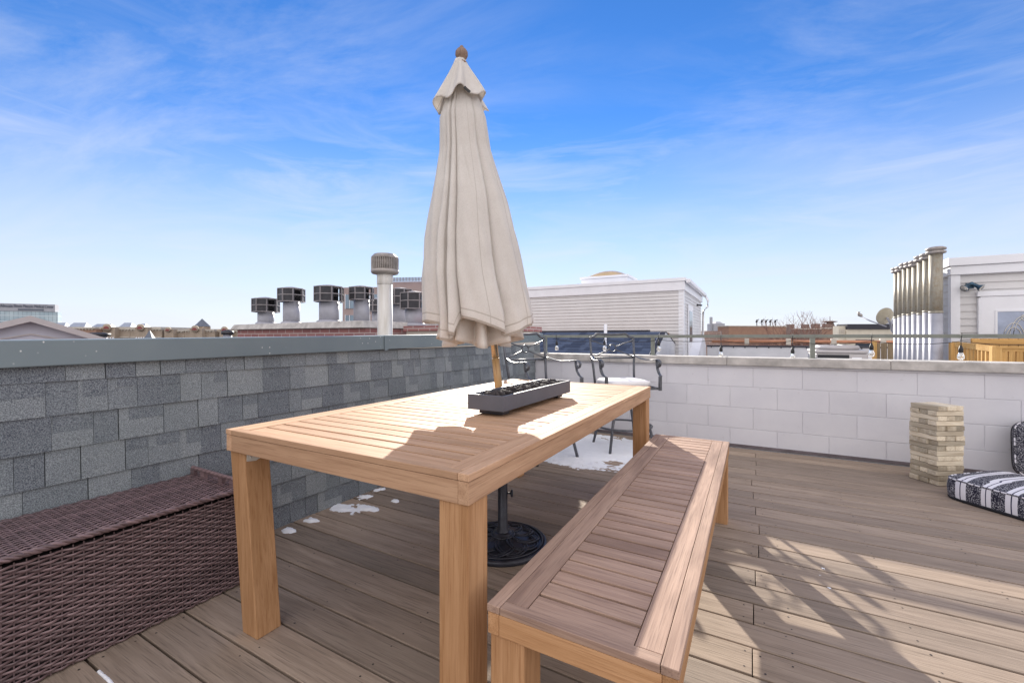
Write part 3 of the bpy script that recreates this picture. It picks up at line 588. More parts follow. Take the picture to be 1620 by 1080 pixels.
# ================================================================== BAR STOOLS
def make_stool():
    t = thing('bar_stool', 'x', 'stool')
    MT = 'stool_metal'
    mb = MB()
    a = .235
    for p, q in (((-a, -.23), (a, -.23)), ((a, -.23), (a, .21)), ((a, .21), (-a, .21)), ((-a, .21), (-a, -.23))): mb.tube([(p[0], p[1], .60), (q[0], q[1], .60)], .014, 4, sx=1., sy=1.1)
    mb.lathe([(.11, .545), (.11, .575), (.05, .582), (.05, .59)], n=20); mb.box(-.235, .235, -.02, .02, .582, .594); mb.build('seat_frame', MT, t)
    # cushion
    mb = MB(); n, m = 24, 9
    def cu(i, j):
        w = 2*math.pi*i/n; s_, c_ = math.sin(w), math.cos(w); sq = lambda v: math.copysign(abs(v)**.38, v)
        q = j/(m-1); pr = [(.0, 0), (.9, 0), (.99, .012), (1., .028), (.99, .044), (.93, .054), (.75, .060), (.4, .062), (0, .0615)][j]
        return Vector((.218*sq(c_)*pr[0], .005+.212*sq(s_)*pr[0], .613+pr[1]+.003*math.sin(3*w+j)))
    grid(mb, cu, n, m, True); mb.build('cushion', 'cushion', t, subd=1)
    for s in (-1, 1):
        mb = MB(); mb.tube([(s*.21, .21, .60), (s*.218, .235, .75), (s*.232, .262, .90), (s*.238, .292, 1.068)], .0125, 8); mb.build('back_post', MT, t)
    def yb(z): return .235+.18*(z-.75)
    mb = MB(); mb.tube([(-.243, yb(1.07), 1.07), (-.225, yb(1.07), 1.072), (-.195, yb(1.08), 1.083), (-.168, yb(1.11), 1.108), (-.15, yb(1.11), 1.114), (-.07, yb(1.1), 1.108), (0, yb(1.1), 1.106), (.07, yb(1.1), 1.108), (.15, yb(1.11), 1.114), (.168, yb(1.11), 1.108), (.195, yb(1.08), 1.083), (.225, yb(1.07), 1.072), (.243, yb(1.07), 1.07)], .0125, 8, sx=.8); mb.build('top_rail', MT, t)
    mb = MB(); mb.tube([(-.225, yb(.865), .865), (.225, yb(.865), .865)], .009, 8)
    c = (0, yb(.96), .965)
    for sxx in (-1, 1):
        for sz, ze in ((1, 1.045), (-1, .872)):
            mb.tube([(sxx*.033, c[1], .965+sz*.016), (sxx*.228, yb(ze), ze)], .0065, 6)
    mb.tube([(.037*math.cos(q*math.pi/10), yb(.965+.037*math.sin(q*math.pi/10)), .965+.037*math.sin(q*math.pi/10)) for q in range(20)], .006, 6, closed=True); mb.build('back_cross', MT, t)
    for s in (-1, 1):
        mb = MB(); st = dict(n=8, sx=1.7, sy=.45)
        mb.tube([(s*.228, .262, .885), (s*.240, .21, .878), (s*.255, .14, .860), (s*.268, .05, .853), (s*.278, -.06, .860), (s*.283, -.14, .866), (s*.284, -.175, .860), (s*.284, -.195, .835), (s*.284, -.185, .805), (s*.284, -.165, .795), (s*.284, -.150, .808), (s*.284, -.155, .822)], .0095, up=(1, 0, 0), n=8, sx=.5, sy=1.6)
        mb.tube([(s*.283, -.13, .862), (s*.283, -.135, .82), (s*.282, -.15, .77), (s*.28, -.18, .735), (s*.275, -.215, .718), (s*.27, -.235, .715)], .0095, up=(1, 0, 0), n=8, sx=.5, sy=1.6)
        mb.box(s*.262-.012, s*.262+.012, -.247, -.223, .582, .714); mb.tube([(s*.235, -.235, .6), (s*.262, -.235, .6)], .012, 4); mb.build('armrest', MT, t)
    for sxx in (-1, 1):
        for syy in (-1, 1):
            mb = MB(); mb.tube([(sxx*.07, syy*.07, .55), (sxx*.10, syy*.10, .50), (sxx*.135, syy*.135, .40), (sxx*.185, syy*.185, .22), (sxx*.225, syy*.225, .0)], .0135, 8); mb.build('leg', MT, t)
    mb = MB(); mb.tube([(.268*math.cos(q*math.pi/24), .268*math.sin(q*math.pi/24), .222) for q in range(48)], .010, 8, closed=True); mb.build('foot_ring', MT, t)
    return t
st1 = make_stool(); st1.location = (-1.10, 4.20, 0); st1.rotation_euler = (0, 0, R_(38))
st2 = copy_tree(st1); st2.location = (-1.665, 3.55, 0); st2.rotation_euler = (0, 0, R_(62))
tag(st1, 'black iron swivel bar stool with white cushion, right one, beside the far table leg', 'stool', 'wrought iron bar stools')
tag(st2, 'black iron swivel bar stool nearest the shingled wall, partly behind the umbrella pole', 'stool', 'wrought iron bar stools')

# ================================================================== WICKER BOX
wb = thing('wicker_storage_box', 'dark brown wicker storage box with closed lid beside the shingled wall', 'storage box', (-1.945, .3, 0))
def weave(mb, o, U, V, Nn, w, h, pu=.026, pv=.0108, amp=.0046):
    o, U, V, Nn = map(Vector, (o, U, V, Nn)); nr = int(h/pv)
    for j in range(nr):
        pts = []; n = int(w/pu*4); dj = rnd.uniform(-.0008, .0008)
        for i in range(n+1):
            u = w*i/n; a = amp*math.sin(math.pi*u/pu+math.pi*j)
            pts.append(o+U*u+V*((j+.5)*pv+dj+.0012*math.sin(u*23+j*1.3)+.0006*math.sin(u*61+j*2.9))+Nn*(a+.001))
        mb.tube(pts, .0042, 6, sx=.42 if abs(Nn.z) < .5 else 1.1, sy=1.1 if abs(Nn.z) < .5 else .42, up=(0, 0, 1), caps=False)
    for i in range(int(w/pu)):
        u = (i+.5)*pu+0*rnd.uniform(-.001, .001); mb.tube([o+U*u+V*0, o+U*u+V*h], .0022, 4, t=.2)
yA, yB = -.95, .775
mb = MB(); mb.box(-.36, -.012, yA+.01, yB-.012, .012, .392); mb.build('box_core', 'wicker_back', wb)
mb = MB(); weave(mb, (-.006, yA, .004), (0, 1, 0), (0, 0, 1), (1, 0, 0), yB-yA, .395); weave(mb, (-.006, yB, .004), (-1, 0, 0), (0, 0, 1), (0, 1, 0), .36, .395)
mb.tube([(-.004, yB-.003, .0), (-.004, yB-.003, .40)], .008, 8); mb.build('woven_side', 'wicker', wb)
lid = MB(); lid.box(-.385, .004, yA-.005, yB+.006, .408, .424, t=.1); lo = lid.build('lid', 'wicker_back', wb)
mb = MB(); weave(mb, (-.385, yA, .427), (0, 1, 0), (1, 0, 0), (0, 0, 1), yB-yA, .392, .026, .0105, .003)
mb.build('lid_weave', 'wicker', lo)
mb = MB()
for k in range(3):
    mb.tube([(.006+.003*math.sin(i*1.1+k*2.1), yA+(yB-yA+.008)*i/160, .419+.006*math.sin(i*1.1+k*2.1+1.57)) for i in range(161)], .0065, 6)
    mb.tube([(-.385+.39*i/40, yB+.006+.003*math.sin(i*1.1+k*2.1), .419+.006*math.sin(i*1.1+k*2.1+1.57)) for i in range(41)], .0065, 6)
mb.build('lid_edge', 'wicker', lo)
mb = MB()
for k in range(3): mb.tube([(-.375+.36*i/60, yB-.03+.003*math.sin(i*1.1+k*2.1), .462+.004*math.sin(i*1.1+k*2.1+1.57)) for i in range(61)], .0062, 6)
for x in (-.36, -.27, -.12, -.03):
    mb.box(x-.016, x+.016, yB-.038, yB-.022, .426, .46)
mb.build('lift_handle', 'wicker', lo)
mb = MB(); 
def em(i, j): w = 2*math.pi*i/20; q = [1, 1, .9, 0][j]; return Vector((.0045+[0, .002, .0032, .0034][j], -.37+.03*q*math.cos(w), .335+.0095*q*math.sin(w)))
grid(mb, em, 20, 4, True); mb.build('oval_badge', 'vent_cap', wb)

# ================================================================== BLOCK TOWER
ang = math.atan2(.18, -.113); dl = Vector((-.113, .18, 0)).normalized(); dr = Vector((dl.y, -dl.x, 0))
if dr.x < 0: dr = -dr
PC = Vector((1.172, 4.222, 0)); SD = .208; NL = 16; LH = .578/NL
ordn = ['topmost', 'second', 'third', 'fourth', 'fifth', 'sixth', 'seventh', 'eighth', 'ninth', 'tenth', 'eleventh', 'twelfth', 'thirteenth', 'fourteenth', 'fifteenth', 'lowest']
ctr = PC+(dl+dr)*SD/2; rzb = math.atan2(dr.y, dr.x)
blocks = []
for s in range(6):
    mb = MB(); mb.box(-SD/2, SD/2, -SD/6+.0016, SD/6-.0016, .0012, LH-.0012, 0, [.0, .25, .45, .65, .85, 1.][s]); blocks.append(mb.build('wooden_block', 'tower_wood', bevel=.0025))
first = set()
for L in range(NL):
    for k in range(3):
        s = rnd.randrange(6); o = blocks[s]
        if s in first: o = o.copy(); COL.objects.link(o)
        first.add(s)
        off = (k-1)*SD/3; along = rnd.uniform(-.008, .008); j = rnd.uniform(-.001, .001)
        if L % 2 == 0: p = ctr+dl*off+dr*along; rz = rzb
        else: p = ctr+dr*off+dl*along; rz = rzb+math.pi/2
        o.location = (p.x, p.y, L*LH+.001); o.rotation_euler = (0, 0, rz+rnd.uniform(-.012, .012)+(math.pi if rnd.random() < .5 else 0))
        nm = ordn[NL-1-L]
        sd_ = (('right', 'middle', 'left') if L % 2 == 0 else ('left', 'middle', 'right'))[k]
        tag(o, f'pale pine block, {sd_} one in the {nm} layer of the stacked wooden block tower', 'wooden block', 'blocks of the stacking tower')

# ================================================================== POUFS
def pouf(name, label, w, d, h, loc_, rot):
    t = thing(name, label, 'floor cushion', loc_); t.rotation_euler = rot
    mb = MB(); n, m = 64, 15
    prof = [(0, .0), (.86, .0), (.945, .004), (.985, .02), (1., .20), (1.012, .5), (1., .78), (.985, .90), (.955, .955), (.90, .99), (.75, 1.06), (.55, 1.12), (.35, 1.15), (.15, 1.165), (0, 1.17)]
    def sq(v): return math.copysign(abs(v)**.32, v)
    def P_(i, j):
        a = 2*math.pi*i/n; r, z = prof[j]; x, y = sq(math.cos(a))*r*w/2, sq(math.sin(a))*r*d/2
        pk = .006*math.sin(i*1.7)*(1 if 3 < j < 9 else .3)
        return Vector((x*(1+pk), y*(1+pk), h*z+.003*math.sin(x*22+y*9)))
    grid(mb, P_, n, m, True, gcf=lambda i, j: (P_(i, j).x+3.0, P_(i, j).y, P_(i, j).z))
    mb.build('cover', 'stripe', t, subd=1)
    mb = MB(); mb.tube([(sq(math.cos(2*math.pi*i/n))*w/2*.985, sq(math.sin(2*math.pi*i/n))*d/2*.985, h*.91) for i in range(n)], .0045, 6, closed=True); mb.build('piping', 'stripe', t)
    mb = MB(); mb.tube([(sq(math.cos(2*math.pi*i/n))*w/2*.975, sq(math.sin(2*math.pi*i/n))*d/2*.975, h*.08) for i in range(n)], .011, 6, closed=True); mb.build('bottom_binding', 'pouf_base', t)
    return t
pa = math.atan2(-.277, .254)
pc = Vector((1.135, 3.94, 0))+Vector((math.cos(pa), math.sin(pa), 0))*.29+Vector((-math.sin(pa), math.cos(pa), 0))*.29
pouf('floor_pouf', 'navy and white striped floor cushion lying flat on the deck', .66, .58, .15, (pc.x, pc.y, 0), (0, 0, pa))
pouf('floor_pouf', 'navy and white striped floor cushion standing upright against the block wall', .60, .42, .14, (2.02, 4.66, .235), (R_(78), R_(0), R_(-14)))

# ================================================================== SNOW
def hsh(x, y, s=0):
    v = 0; a = .5; f = 1.
    for k in range(4):
        v += a*(math.sin(x*f*2.3+s+1.7*k+1.3*math.sin(y*f*1.9+s*.7+k))*math.cos(y*f*2.7-s+.9*k+1.1*math.sin(x*f*1.6+k))); a *= .55; f *= 2.1
    return v
def snow(name, fn, x0, x1, y0, y1, st, label):
    mb = MB(); nx = int((x1-x0)/st); ny = int((y1-y0)/st); idx = {}; vs = []; fs = []
    H = [[fn(x0+i*st, y0+j*st) for i in range(nx+1)] for j in range(ny+1)]
    def vid(i, j):
        if (i, j) not in idx: idx[(i, j)] = len(vs); h = H[j][i]; vs.append((x0+i*st, y0+j*st, .0005+max(-.004, min(.011, h*.05)+.0025*hsh(i*.35, j*.35, 9.))))
        return idx[(i, j)]
    for j in range(ny):
        for i in range(nx):
            if max(H[j][i], H[j][i+1], H[j+1][i], H[j+1][i+1]) > 0: fs.append((vid(i, j), vid(i+1, j), vid(i+1, j+1), vid(i, j+1)))
    mb.add(vs, fs, 0, .5, 0, True); return tag(mb.build(name, 'snow'), label, 'snow', kind='stuff')
def gapd(y):  # distance to board gap
    q = ((y-1.429)/PIT) % 1.; return min(q, 1-q)*PIT
def f1(x, y):
    e = 1-((x+1.25)/.60)**2-((y-3.98)/.60)**2
    e = e*.55+.5*hsh(x*2.4, y*2.4, 2.) + .12
    e -= .9*max(0, 1-((x+1.05)/.13)**2-((y-3.66)/.08)**2)*(.6+.6*hsh(x*14, y*14, 5))
    if y < 3.7: e -= .35*max(0, 1-gapd(y)/.012)
    if y > 4.62: e -= (y-4.62)*8
    if y < 3.42: e -= (3.42-y)*3.0
    return (e+.22*hsh(x*30, y*30, 6.))*.5
snow('snow', f1, -2.1, -.55, 3.15, 4.76, .0115, 'thin patch of white snow on the deck under the bar stools')
def f2(x, y):
    e = -1
    for cx, cy, a, b in ((-2.27, 1.49, .05, .035), (-2.28, 1.64, .055, .03), (-2.23, 1.86, .11, .06), (-2.13, 1.93, .09, .035), (-2.29, 2.05, .05, .05), (-2.30, 2.2, .03, .04), (-2.05, 2.1, .03, .02)):
        e = max(e, 1-((x-cx)/a)**2-((y-cy)/b)**2)
    return (e*.8+.9*hsh(x*15, y*15, 1.)+.3*hsh(x*60, y*60, 2.)-.1)*.25 if e > -.9 else -1
snow('snow', f2, -2.336, -1.9, 1.38, 2.35, .0075, 'small melting snow patches on the deck along the shingled wall')
def f3(x, y):
    e = 1-((y-.566)/.004)**2; return (e+.7*hsh(x*26, y*26, 3.)-.2)*.06 if -1.85 < x < -1.3 else -1
snow('snow', f3, -1.87, -1.28, .553, .58, .0035, 'thin line of frozen snow in a gap between the near deck boards')
def f4(x, y):
    e = .55*hsh(x*13, y*13, 4.)+.5*hsh(x*31, y*31, 7.)-.50-.5*((x-.25)/.35)**2-.5*((y-2.35)/.22)**2; return e*.06
snow('frost', f4, -.1, .6, 2.1, 2.6, .006, 'sparkling crumbs of frost on the sunlit deck boards')

# ================================================================== NEIGHBOURHOOD
def at(D, b, z=0.):            # point D metres ahead along the view axis, bearing tangent b
    return FW*D+RT*(b*D)+Vector((0, 0, z))
def siding(mb, p0, p1, z0, z1, ex, nrm, lap=.012):
    p0, p1, nrm = Vector(p0), Vector(p1), Vector(nrm); z = z0; d = (p1-p0)
    while z < z1-.01:
        zt = min(z+ex, z1); a, b = p0+nrm*lap, p1+nrm*lap; c, e = p0+nrm*.002, p1+nrm*.002
        Z = lambda p, h: (p.x, p.y, h)
        vs = [Z(p0, z), Z(p1, z), Z(b, z), Z(a, z), Z(p0, zt), Z(p1, zt), Z(e, zt), Z(c, zt)]
        fs = [(0, 1, 2, 3), (3, 2, 6, 7), (4, 7, 6, 5), (0, 3, 7, 4), (1, 5, 6, 2)]
        mb.add(vs, fs, 0); z = zt
# ---- centre stair penthouse
ph = thing('stair_penthouse', 'pale grey vinyl sided rooftop stair house with white fascia behind the umbrella', 'building', (-4.84, 15, 0))
x0, x1, y0, y1 = -2.86, 2.86, 0, 5.6
mb = MB(); mb.box(x0, x1, y0+.02, y1, -.6, 2.95); siding(mb, (x0, y0+.02, 0), (x1, y0+.02, 0), -.3, 2.63, .114, (0, -1, 0), .03); siding(mb, (x1, y0+.02, 0), (x1, y1, 0), -.3, 2.63, .114, (1, 0, 0), .022); mb.build('wall', 'siding', ph)
mb = MB(); mb.box(x0-.05, x1+.07, y0-.05, y1+.05, 2.61, 2.90); mb.box(x0-.08, x1+.10, y0-.08, y1+.08, 2.903, 3.02); mb.build('fascia', 'trim', ph, bevel=.008)
mb = MB(); mb.box(x1-.13, x1+.022, y0-.005, y0+.018, -.3, 2.608); mb.box(x1+.0222, x1+.04, y0-.005, y0+.15, -.3, 2.608); mb.build('corner_board', 'trim', ph)
mb = MB(); mb.box(x1+.022, x1+.06, 1.0, 2.25, -.2, 2.2); dd = mb.build('door', 'trim', ph, bevel=.005)
mb = MB(); mb.box(x1+.0605, x1+.066, 1.2, 2.05, .9, 2.0); mb.build('pane', 'glass_blue', dd)
mb = MB(); mb.box(x1+.11, x1+.24, y0-.1, y1+.1, 2.84, 2.96); mb.build('gutter', 'trim', ph, bevel=.01)
mb = MB(); mb.tube([(x1+.2, y1-.05, 2.86), (x1+.30, y1-.05, 2.66), (x1+.28, y1-.05, 2.4), (x1+.1, y1-.05, 2.2), (x1+.08, y1-.05, -.3)], .05, 8); mb.build('downspout', 'trim', ph)
mb = MB(); c = (x1+.07, 3.3, 2.33); mb.lathe([(.03, 0), (.05, .05), (.02, .08)], c, 10, M4=Matrix.Rotation(R_(90), 4, 'Y')); mb.tube([(c[0]+.06, c[1], c[2]), (c[0]+.2, c[1]-.1, c[2]-.02)], .03, 8); mb.build('wall_lamp', 'cowl', ph)
mb = MB(); mb.box(-1.10, .72, 1.3, 2.7, 3.023, 3.36); mb.box(-1.15, .77, 1.25, 2.75, 3.363, 3.45); sk = mb.build('skylight_curb', 'trim', ph, bevel=.01)
mb = MB()
def dome(i, j): x = -1+2*i/20; y = -1+2*j/20; return Vector((-.19+x*.85, 2.0+y*.62, 3.453+.27*(1-abs(x)**2.2)*(1-abs(y)**2.2)))
grid(mb, dome, 21, 21); mb.build('skylight_dome', 'amber', sk)
# ---- navy shingled roof in front of it
nv = thing('navy_shingled_roof', 'low navy blue shingled sloping roof seen beyond the block wall', 'roof', (-5.4, 11.6, 0))
mb = MB(); L0, L1 = -3.6, 3.02; n = 16; ya_, yb_, za_, zb_ = -1.6, 1.75, .0, 1.24
for i in range(n):
    q0, q1 = i/n, (i+1)/n; x = L0
    while x < L1:
        w = rnd.choice([.15, .22, .3, .34]); x2 = min(x+w, L1); lift = .012+rnd.choice([0, .008])
        a, b = (ya_+(yb_-ya_)*q0, za_+(zb_-za_)*q0), (ya_+(yb_-ya_)*q1, za_+(zb_-za_)*q1)
        mb.add([(x, a[0], a[1]), (x2, a[0], a[1]), (x2, a[0], a[1]+lift), (x, a[0], a[1]+lift), (x, b[0], b[1]+.001), (x2, b[0], b[1]+.001)], [(0, 1, 2, 3), (3, 2, 5, 4)], 0, rnd.choice([.1, .4, .7, .9])); x = x2
mb.build('roof', 'navy', nv)
mb = MB(); mb.box(L0, L1-.35, yb_-.02, yb_+.25, zb_-.02, zb_+.055); mb.build('ridge_cap', 'dark_roof', nv)
mb = MB(); mb.box(L0, L1, ya_, 3.3, -9.6, -.02); mb.box(L0, L1, yb_+.01, 3.3, -.018, zb_-.021); mb.build('wall', 'brick_brown', nv)
mb = MB(); px = 3.025
pr = [(0.0, -.4), (0.0, .60), (1.55, 1.20), (1.72, 1.20), (4.1, .70), (4.1, -.4)]
vs = [(px, y, z) for y, z in pr]+[(px+.16, y, z) for y, z in pr]; k = len(pr)
mb.add(vs, [tuple(range(k))[::-1], tuple(range(k, 2*k))]+[(i, (i+1) % k, (i+1) % k+k, i+k) for i in range(k)]); mb.build('firewall', 'white_wall', nv)
mb = MB(); mb.tube([(px+.1, y, z+.022) for y, z in pr[1:5]], .06, 4, sx=1.6, sy=.4); mb.build('firewall_cap', 'dark_roof', nv)
vp = thing('braced_vent', 'slim white plastic vent pipe with a slanted brace on the navy roof', 'vent', (-3.95, 13.0, 1.06))
mb = MB(); mb.tube([(0, 0, -.3), (0, 0, .42)], .05, 10); mb.build('pipe', 'trim', vp)
mb = MB(); mb.tube([(0, 0, .15), (.38, -1.3, -.42)], .05, 4); mb.build('brace', 'trim', vp)
# ---- white membrane parapet house to the right
wp = thing('white_parapet_house', 'long white membrane parapet with dark cap behind the railing right of the stair house', 'building', (0, 14.4, 0))
mb = MB(); mb.box(-1.2, 6.5, 0, .3, -.5, .79); mb.box(-1.2, 6.5, .31, 6, -9.6, .1); mb.build('parapet_wall', 'white_wall', wp)
mb = MB(); mb.box(-1.22, 6.52, -.03, .33, .792, .83)
for k in range(26): mb.box(-1.1+k*.3, -1.07+k*.3, -.036, -.031, .76, .79)
mb.build('cap', 'dark_roof', wp)
mb = MB(); pr = [(-3.1, -.4), (-3.1, .52), (-2.2, .60), (-.9, 1.12), (-.75, 1.12), (.0, .80), (.0, -.4)]; k = len(pr); px = -1.45
vs = [(px, y, z) for y, z in pr]+[(px+.22, y, z) for y, z in pr]; mb.add(vs, [tuple(range(k))[::-1], tuple(range(k, 2*k))]+[(i, (i+1) % k, (i+1) % k+k, i+k) for i in range(k)]); mb.build('firewall', 'white_wall', wp)
mb = MB(); mb.tube([(px+.11, y, z+.02) for y, z in pr[3:6]], .06, 4, sx=1.8, sy=.3); mb.build('firewall_cap', 'dark_roof', wp)
mb = MB(); mb.box(2.02, 2.3, -.14, -.002, .50, .66); mb.tube([(2.3, -.07, .5), (2.3, -.07, -.4)], .02, 6); mb.build('junction_box', 'vent_cap', wp)
gp = thing('gas_pipe', 'orange painted pipe running along the top of the white parapet', 'pipe', (0, 14.7, .85))
mb = MB(); mb.tube([(-1.1, 0, .10), (6.5, 0, .10)], .045, 10); mb.build('pipe', 'orange_pipe', gp)
for k in range(7): mb = MB(); mb.box(-.2+k*1.05, -.08+k*1.05, -.075, .075, .0, .19); mb.build('pipe_clamp', 'limestone', gp, bevel=.01)
dk = MB(); dk.box(0, 1, 0, 1, 0, 1); 
dm = thing('dark_mansard', 'dark shingled roof corner right behind the stair house', 'roof', (-2.1, 21.5, 0))
mb = MB(); mb.hexa([(0, 0, -3), (.86, 0, -3), (.86, 1.5, -3), (0, 1.5, -3), (.02, .3, 1.36), (.84, .3, 1.36), (.84, 1.2, 1.36), (.02, 1.2, 1.36)]); mb.build('roof', 'brick_dark', dm)
# ---- air conditioner on the neighbouring roof
ac = thing('air_conditioner', 'light grey rooftop air conditioning condenser with black coil side', 'air conditioner', (2.32, 8.33, 0))
ac.location = at(7.6, (1323-810)/681, 0); ac.rotation_euler = (0, 0, R_(4))
mb = MB(); mb.box(-.36, .36, -.36, .36, .10, .80); mb.box(-.37, .37, -.37, .37, .803, .86); mb.build('body', 'ac', ac, bevel=.02)
mb = MB(); mb.box(-.34, .10, -.372, -.361, .2, .78); 
for k in range(12): mb.box(-.34, .10, -.378, -.3725, .22+k*.045, .232+k*.045)
mb.build('coil', 'ac_dark', ac)
mb = MB(); mb.lathe([(.31, .861), (.33, .90), (.30, .935), (.29, .90)], n=28); 
for k in range(5): mb.tube([(.3*math.cos(w)*(.2+.2*k), .3*math.sin(w)*(.2+.2*k), .93) for w in [2*math.pi*q/24 for q in range(24)]], .006, 5, closed=True)
for k in range(6): w = k*math.pi/3; mb.tube([(0, 0, .945), (.3*math.cos(w), .3*math.sin(w), .93)], .007, 5)
mb.build('fan_guard', 'ac', ac)
mb = MB(); mb.lathe([(.07, .86), (.07, .92), (.02, .925)], n=14); mb.build('fan_motor', 'ac_dark', ac)
mb = MB(); mb.box(.14, .27, -.3655, -.3605, .62, .74); mb.build('data_plate', 'trim', ac)
nr = thing('next_door_roof', 'flat pale roof of the house next door below the block wall', 'roof', (1.0, 10, 0))
mb = MB(); mb.box(-3.9, 9.5, -4.4, 3.9, -9.6, .02); mb.build('roof_slab', 'roofing', nr)
# ---- flue pipes
for k in range(8):
    yy = 8.79+k*.267; t = thing('flue_pipe', '', 'flue pipe', (2.42, yy, 0))
    tag(t, 'weathered galvanised flue pipe, '+['nearest and rightmost', 'second from the right', 'third from the right', 'fourth from the right', 'fifth from the right', 'third from the left', 'second from the left', 'farthest and leftmost'][k]+' of the row beside the stair house', group='row of galvanised flue pipes')
    zt = 2.27+(.06 if k == 0 else rnd.uniform(-.03, .03)); seam = 1.38+rnd.uniform(-.02, .02)
    mb = MB(); mb.lathe([(.078, seam+.08), (.078, zt)], n=24); mb.lathe([(.081, seam+.07), (.083, seam+.085), (.081, seam+.10)], n=24); mb.build('upper_pipe', 'galv_rust', t)
    mb = MB(); mb.lathe([(.079, -.1), (.079, seam+.075)], n=24); mb.build('lower_pipe', 'galv', t)
    mb = MB(); mb.lathe([(.085, zt+.0), (.115, zt+.01), (.118, zt+.035), (.09, zt+.04), (.085, zt+.055), (.115, zt+.06), (.12, zt+.085), (.085, zt+.105), (.02, zt+.115)], n=24); mb.build('cap', 'vent_cap', t)
# ---- right stair house
p2 = thing('white_stair_house', 'near white sided rooftop stair house with glazed door at the right edge', 'building', (2.86, 9.62, 0))
mb = MB(); mb.box(0, 4.5, .02, 2.9, -.1, 2.3); siding(mb, (0, .02, 0), (4.5, .02, 0), -.1, 2.1, .114, (0, -1, 0), .02); siding(mb, (0, 2.9, 0), (0, .02, 0), -.1, 2.1, .114, (-1, 0, 0)); mb.build('wall', 'siding', p2)
mb = MB(); mb.box(-.05, 4.6, -.05, 2.95, 2.085, 2.225); mb.box(-.08, 4.63, -.08, 2.98, 2.228, 2.36); mb.build('fascia', 'trim', p2, bevel=.006)
mb = MB(); mb.box(-.016, .075, -.022, .008, -.1, 2.083); mb.box(-.035, -.0165, -.022, .10, -.1, 2.083); mb.build('corner_board', 'trim', p2)
mb = MB(); mb.box(.30, 1.45, -.05, .006, -.05, 1.72); dr_ = mb.build('door', 'trim', p2, bevel=.006)
mb = MB(); mb.box(.272, .299, -.06, .0, -.05, 1.70); mb.box(.26, 1.50, -.065, .0, 1.722, 1.80); mb.build('frame', 'trim', dr_, bevel=.004)
mb = MB(); mb.box(.46, .485, -.062, -.0505, .45, 1.50); mb.box(1.10, 1.125, -.062, -.0505, .45, 1.50); mb.box(.4855, 1.0995, -.062, -.0505, 1.475, 1.50); mb.build('pane_moulding', 'trim', dr_)
mb = MB(); mb.box(.486, 1.099, -.056, -.0508, .45, 1.474); pn = mb.build('pane', 'pane_light', dr_)
mb = MB()
for sgn in (-1, 1):
    for r0, off in ((.22, .13), (.17, .13), (.30, .02)):
        mb.tube([(0.792+sgn*(off+r0*math.cos(w)*.55), -.060, 1.0+r0*1.35*math.sin(w)) for w in [math.pi*q/14-.3 for q in range(15)]], .006, 5)
mb.tube([(0.792+.05*math.cos(w), -.06, 1.38+.05*math.sin(w)) for w in [2*math.pi*q/16 for q in range(16)]], .006, 5, closed=True)
mb.build('leaded_pattern', 'bracket', pn)
fl = thing('twin_floodlight', 'blue grey double headed floodlight on the white sided stair house wall', 'wall light', (3.04, 9.595, 1.88))
fl.scale = (.8, .8, .8)
mb = MB(); mb.box(-.06, .06, -.04, .01, -.03, .08); mb.tube([(-.01, -.03, .05), (.0, -.12, .06)], .035, 10); mb.build('base', 'lamp_blue', fl, bevel=.01)
for s in (-1, 1):
    mb = MB(); d = Vector((s*.62, -.45, -.55)).normalized(); m4 = d.to_track_quat('Z', 'Y').to_matrix().to_4x4(); c = Vector((s*.02, -.08, .05))
    mb.lathe([(.02, 0), (.034, .03), (.036, .09), (.07, .15), (.072, .155)], tuple(c), 18, M4=m4); hd = mb.build('lamp_head', 'lamp_blue', fl)
    mb = MB(); mb.lathe([(.064, .156), (.05, .165), (.01, .172)], tuple(c), 16, M4=m4); mb.build('lens', 'bulb', hd)
mb = MB(); mb.hexa([(1.15, .4, 2.363), (2.5, .4, 2.363), (2.5, 1.6, 2.363), (1.15, 1.6, 2.363), (1.45, .6, 2.52), (2.3, .6, 2.52), (2.3, 1.4, 2.52), (1.45, 1.4, 2.52)]); mb.build('skylight', 'trim', p2, bevel=.01)
# ---- wooden railing by the stair house
wr = thing('wooden_railing', 'new pale cedar railing with balusters in front of the stair house door', 'railing', (2.5, 8.0, 0))
def Lp(D, u, z): return at(D, (u-810)/681, z)-Vector((2.5, 8.0, 0))
A = Lp(6.3, 1509, 0); Bp = Lp(5.6, 1575, 0); Cp = Lp(5.35, 1660, 0)
def rail(mb, p, q, z0, z1, dz0=0, dz1=0, th=.022):
    d = (q-p).normalized(); s = Vector((-d.y, d.x, 0))*th
    mb.hexa([p-s+Vector((0, 0, z0+dz0)), q-s+Vector((0, 0, z0+dz1)), q+s+Vector((0, 0, z0+dz1)), p+s+Vector((0, 0, z0+dz0)), p-s+Vector((0, 0, z1+dz0)), q-s+Vector((0, 0, z1+dz1)), q+s+Vector((0, 0, z1+dz1)), p+s+Vector((0, 0, z1+dz0))], 0)
mb = MB(); rail(mb, A, Bp, .885, .96, .055, 0); mb.build('top_rail', 'new_wood', wr)
mb = MB(); rail(mb, Bp, Cp, .895, .935); rail(mb, Bp, Cp, .938, .955, th=.05); mb.build('top_rail', 'new_wood', wr)
for p in (A, Bp, Cp): mb = MB(); mb.box(p.x-.045, p.x+.045, p.y-.045, p.y+.045, -.1, .955 if p is not A else 1.0, 2); mb.build('post', 'new_wood', wr, bevel=.004)
for p, q, n, dz in ((A, Bp, 11, .05), (Bp, Cp, 7, 0)):
    for k in range(1, n):
        c = p.lerp(q, k/n); mb = MB(); mb.box(c.x-.017, c.x+.017, c.y-.017, c.y+.017, .1, (.884+dz*(1-k/n)) if dz else .894, 2); mb.build('baluster', 'new_wood', wr)
mb = MB(); rail(mb, A, Bp, .05, .12); mb.build('bottom_rail', 'new_wood', wr)
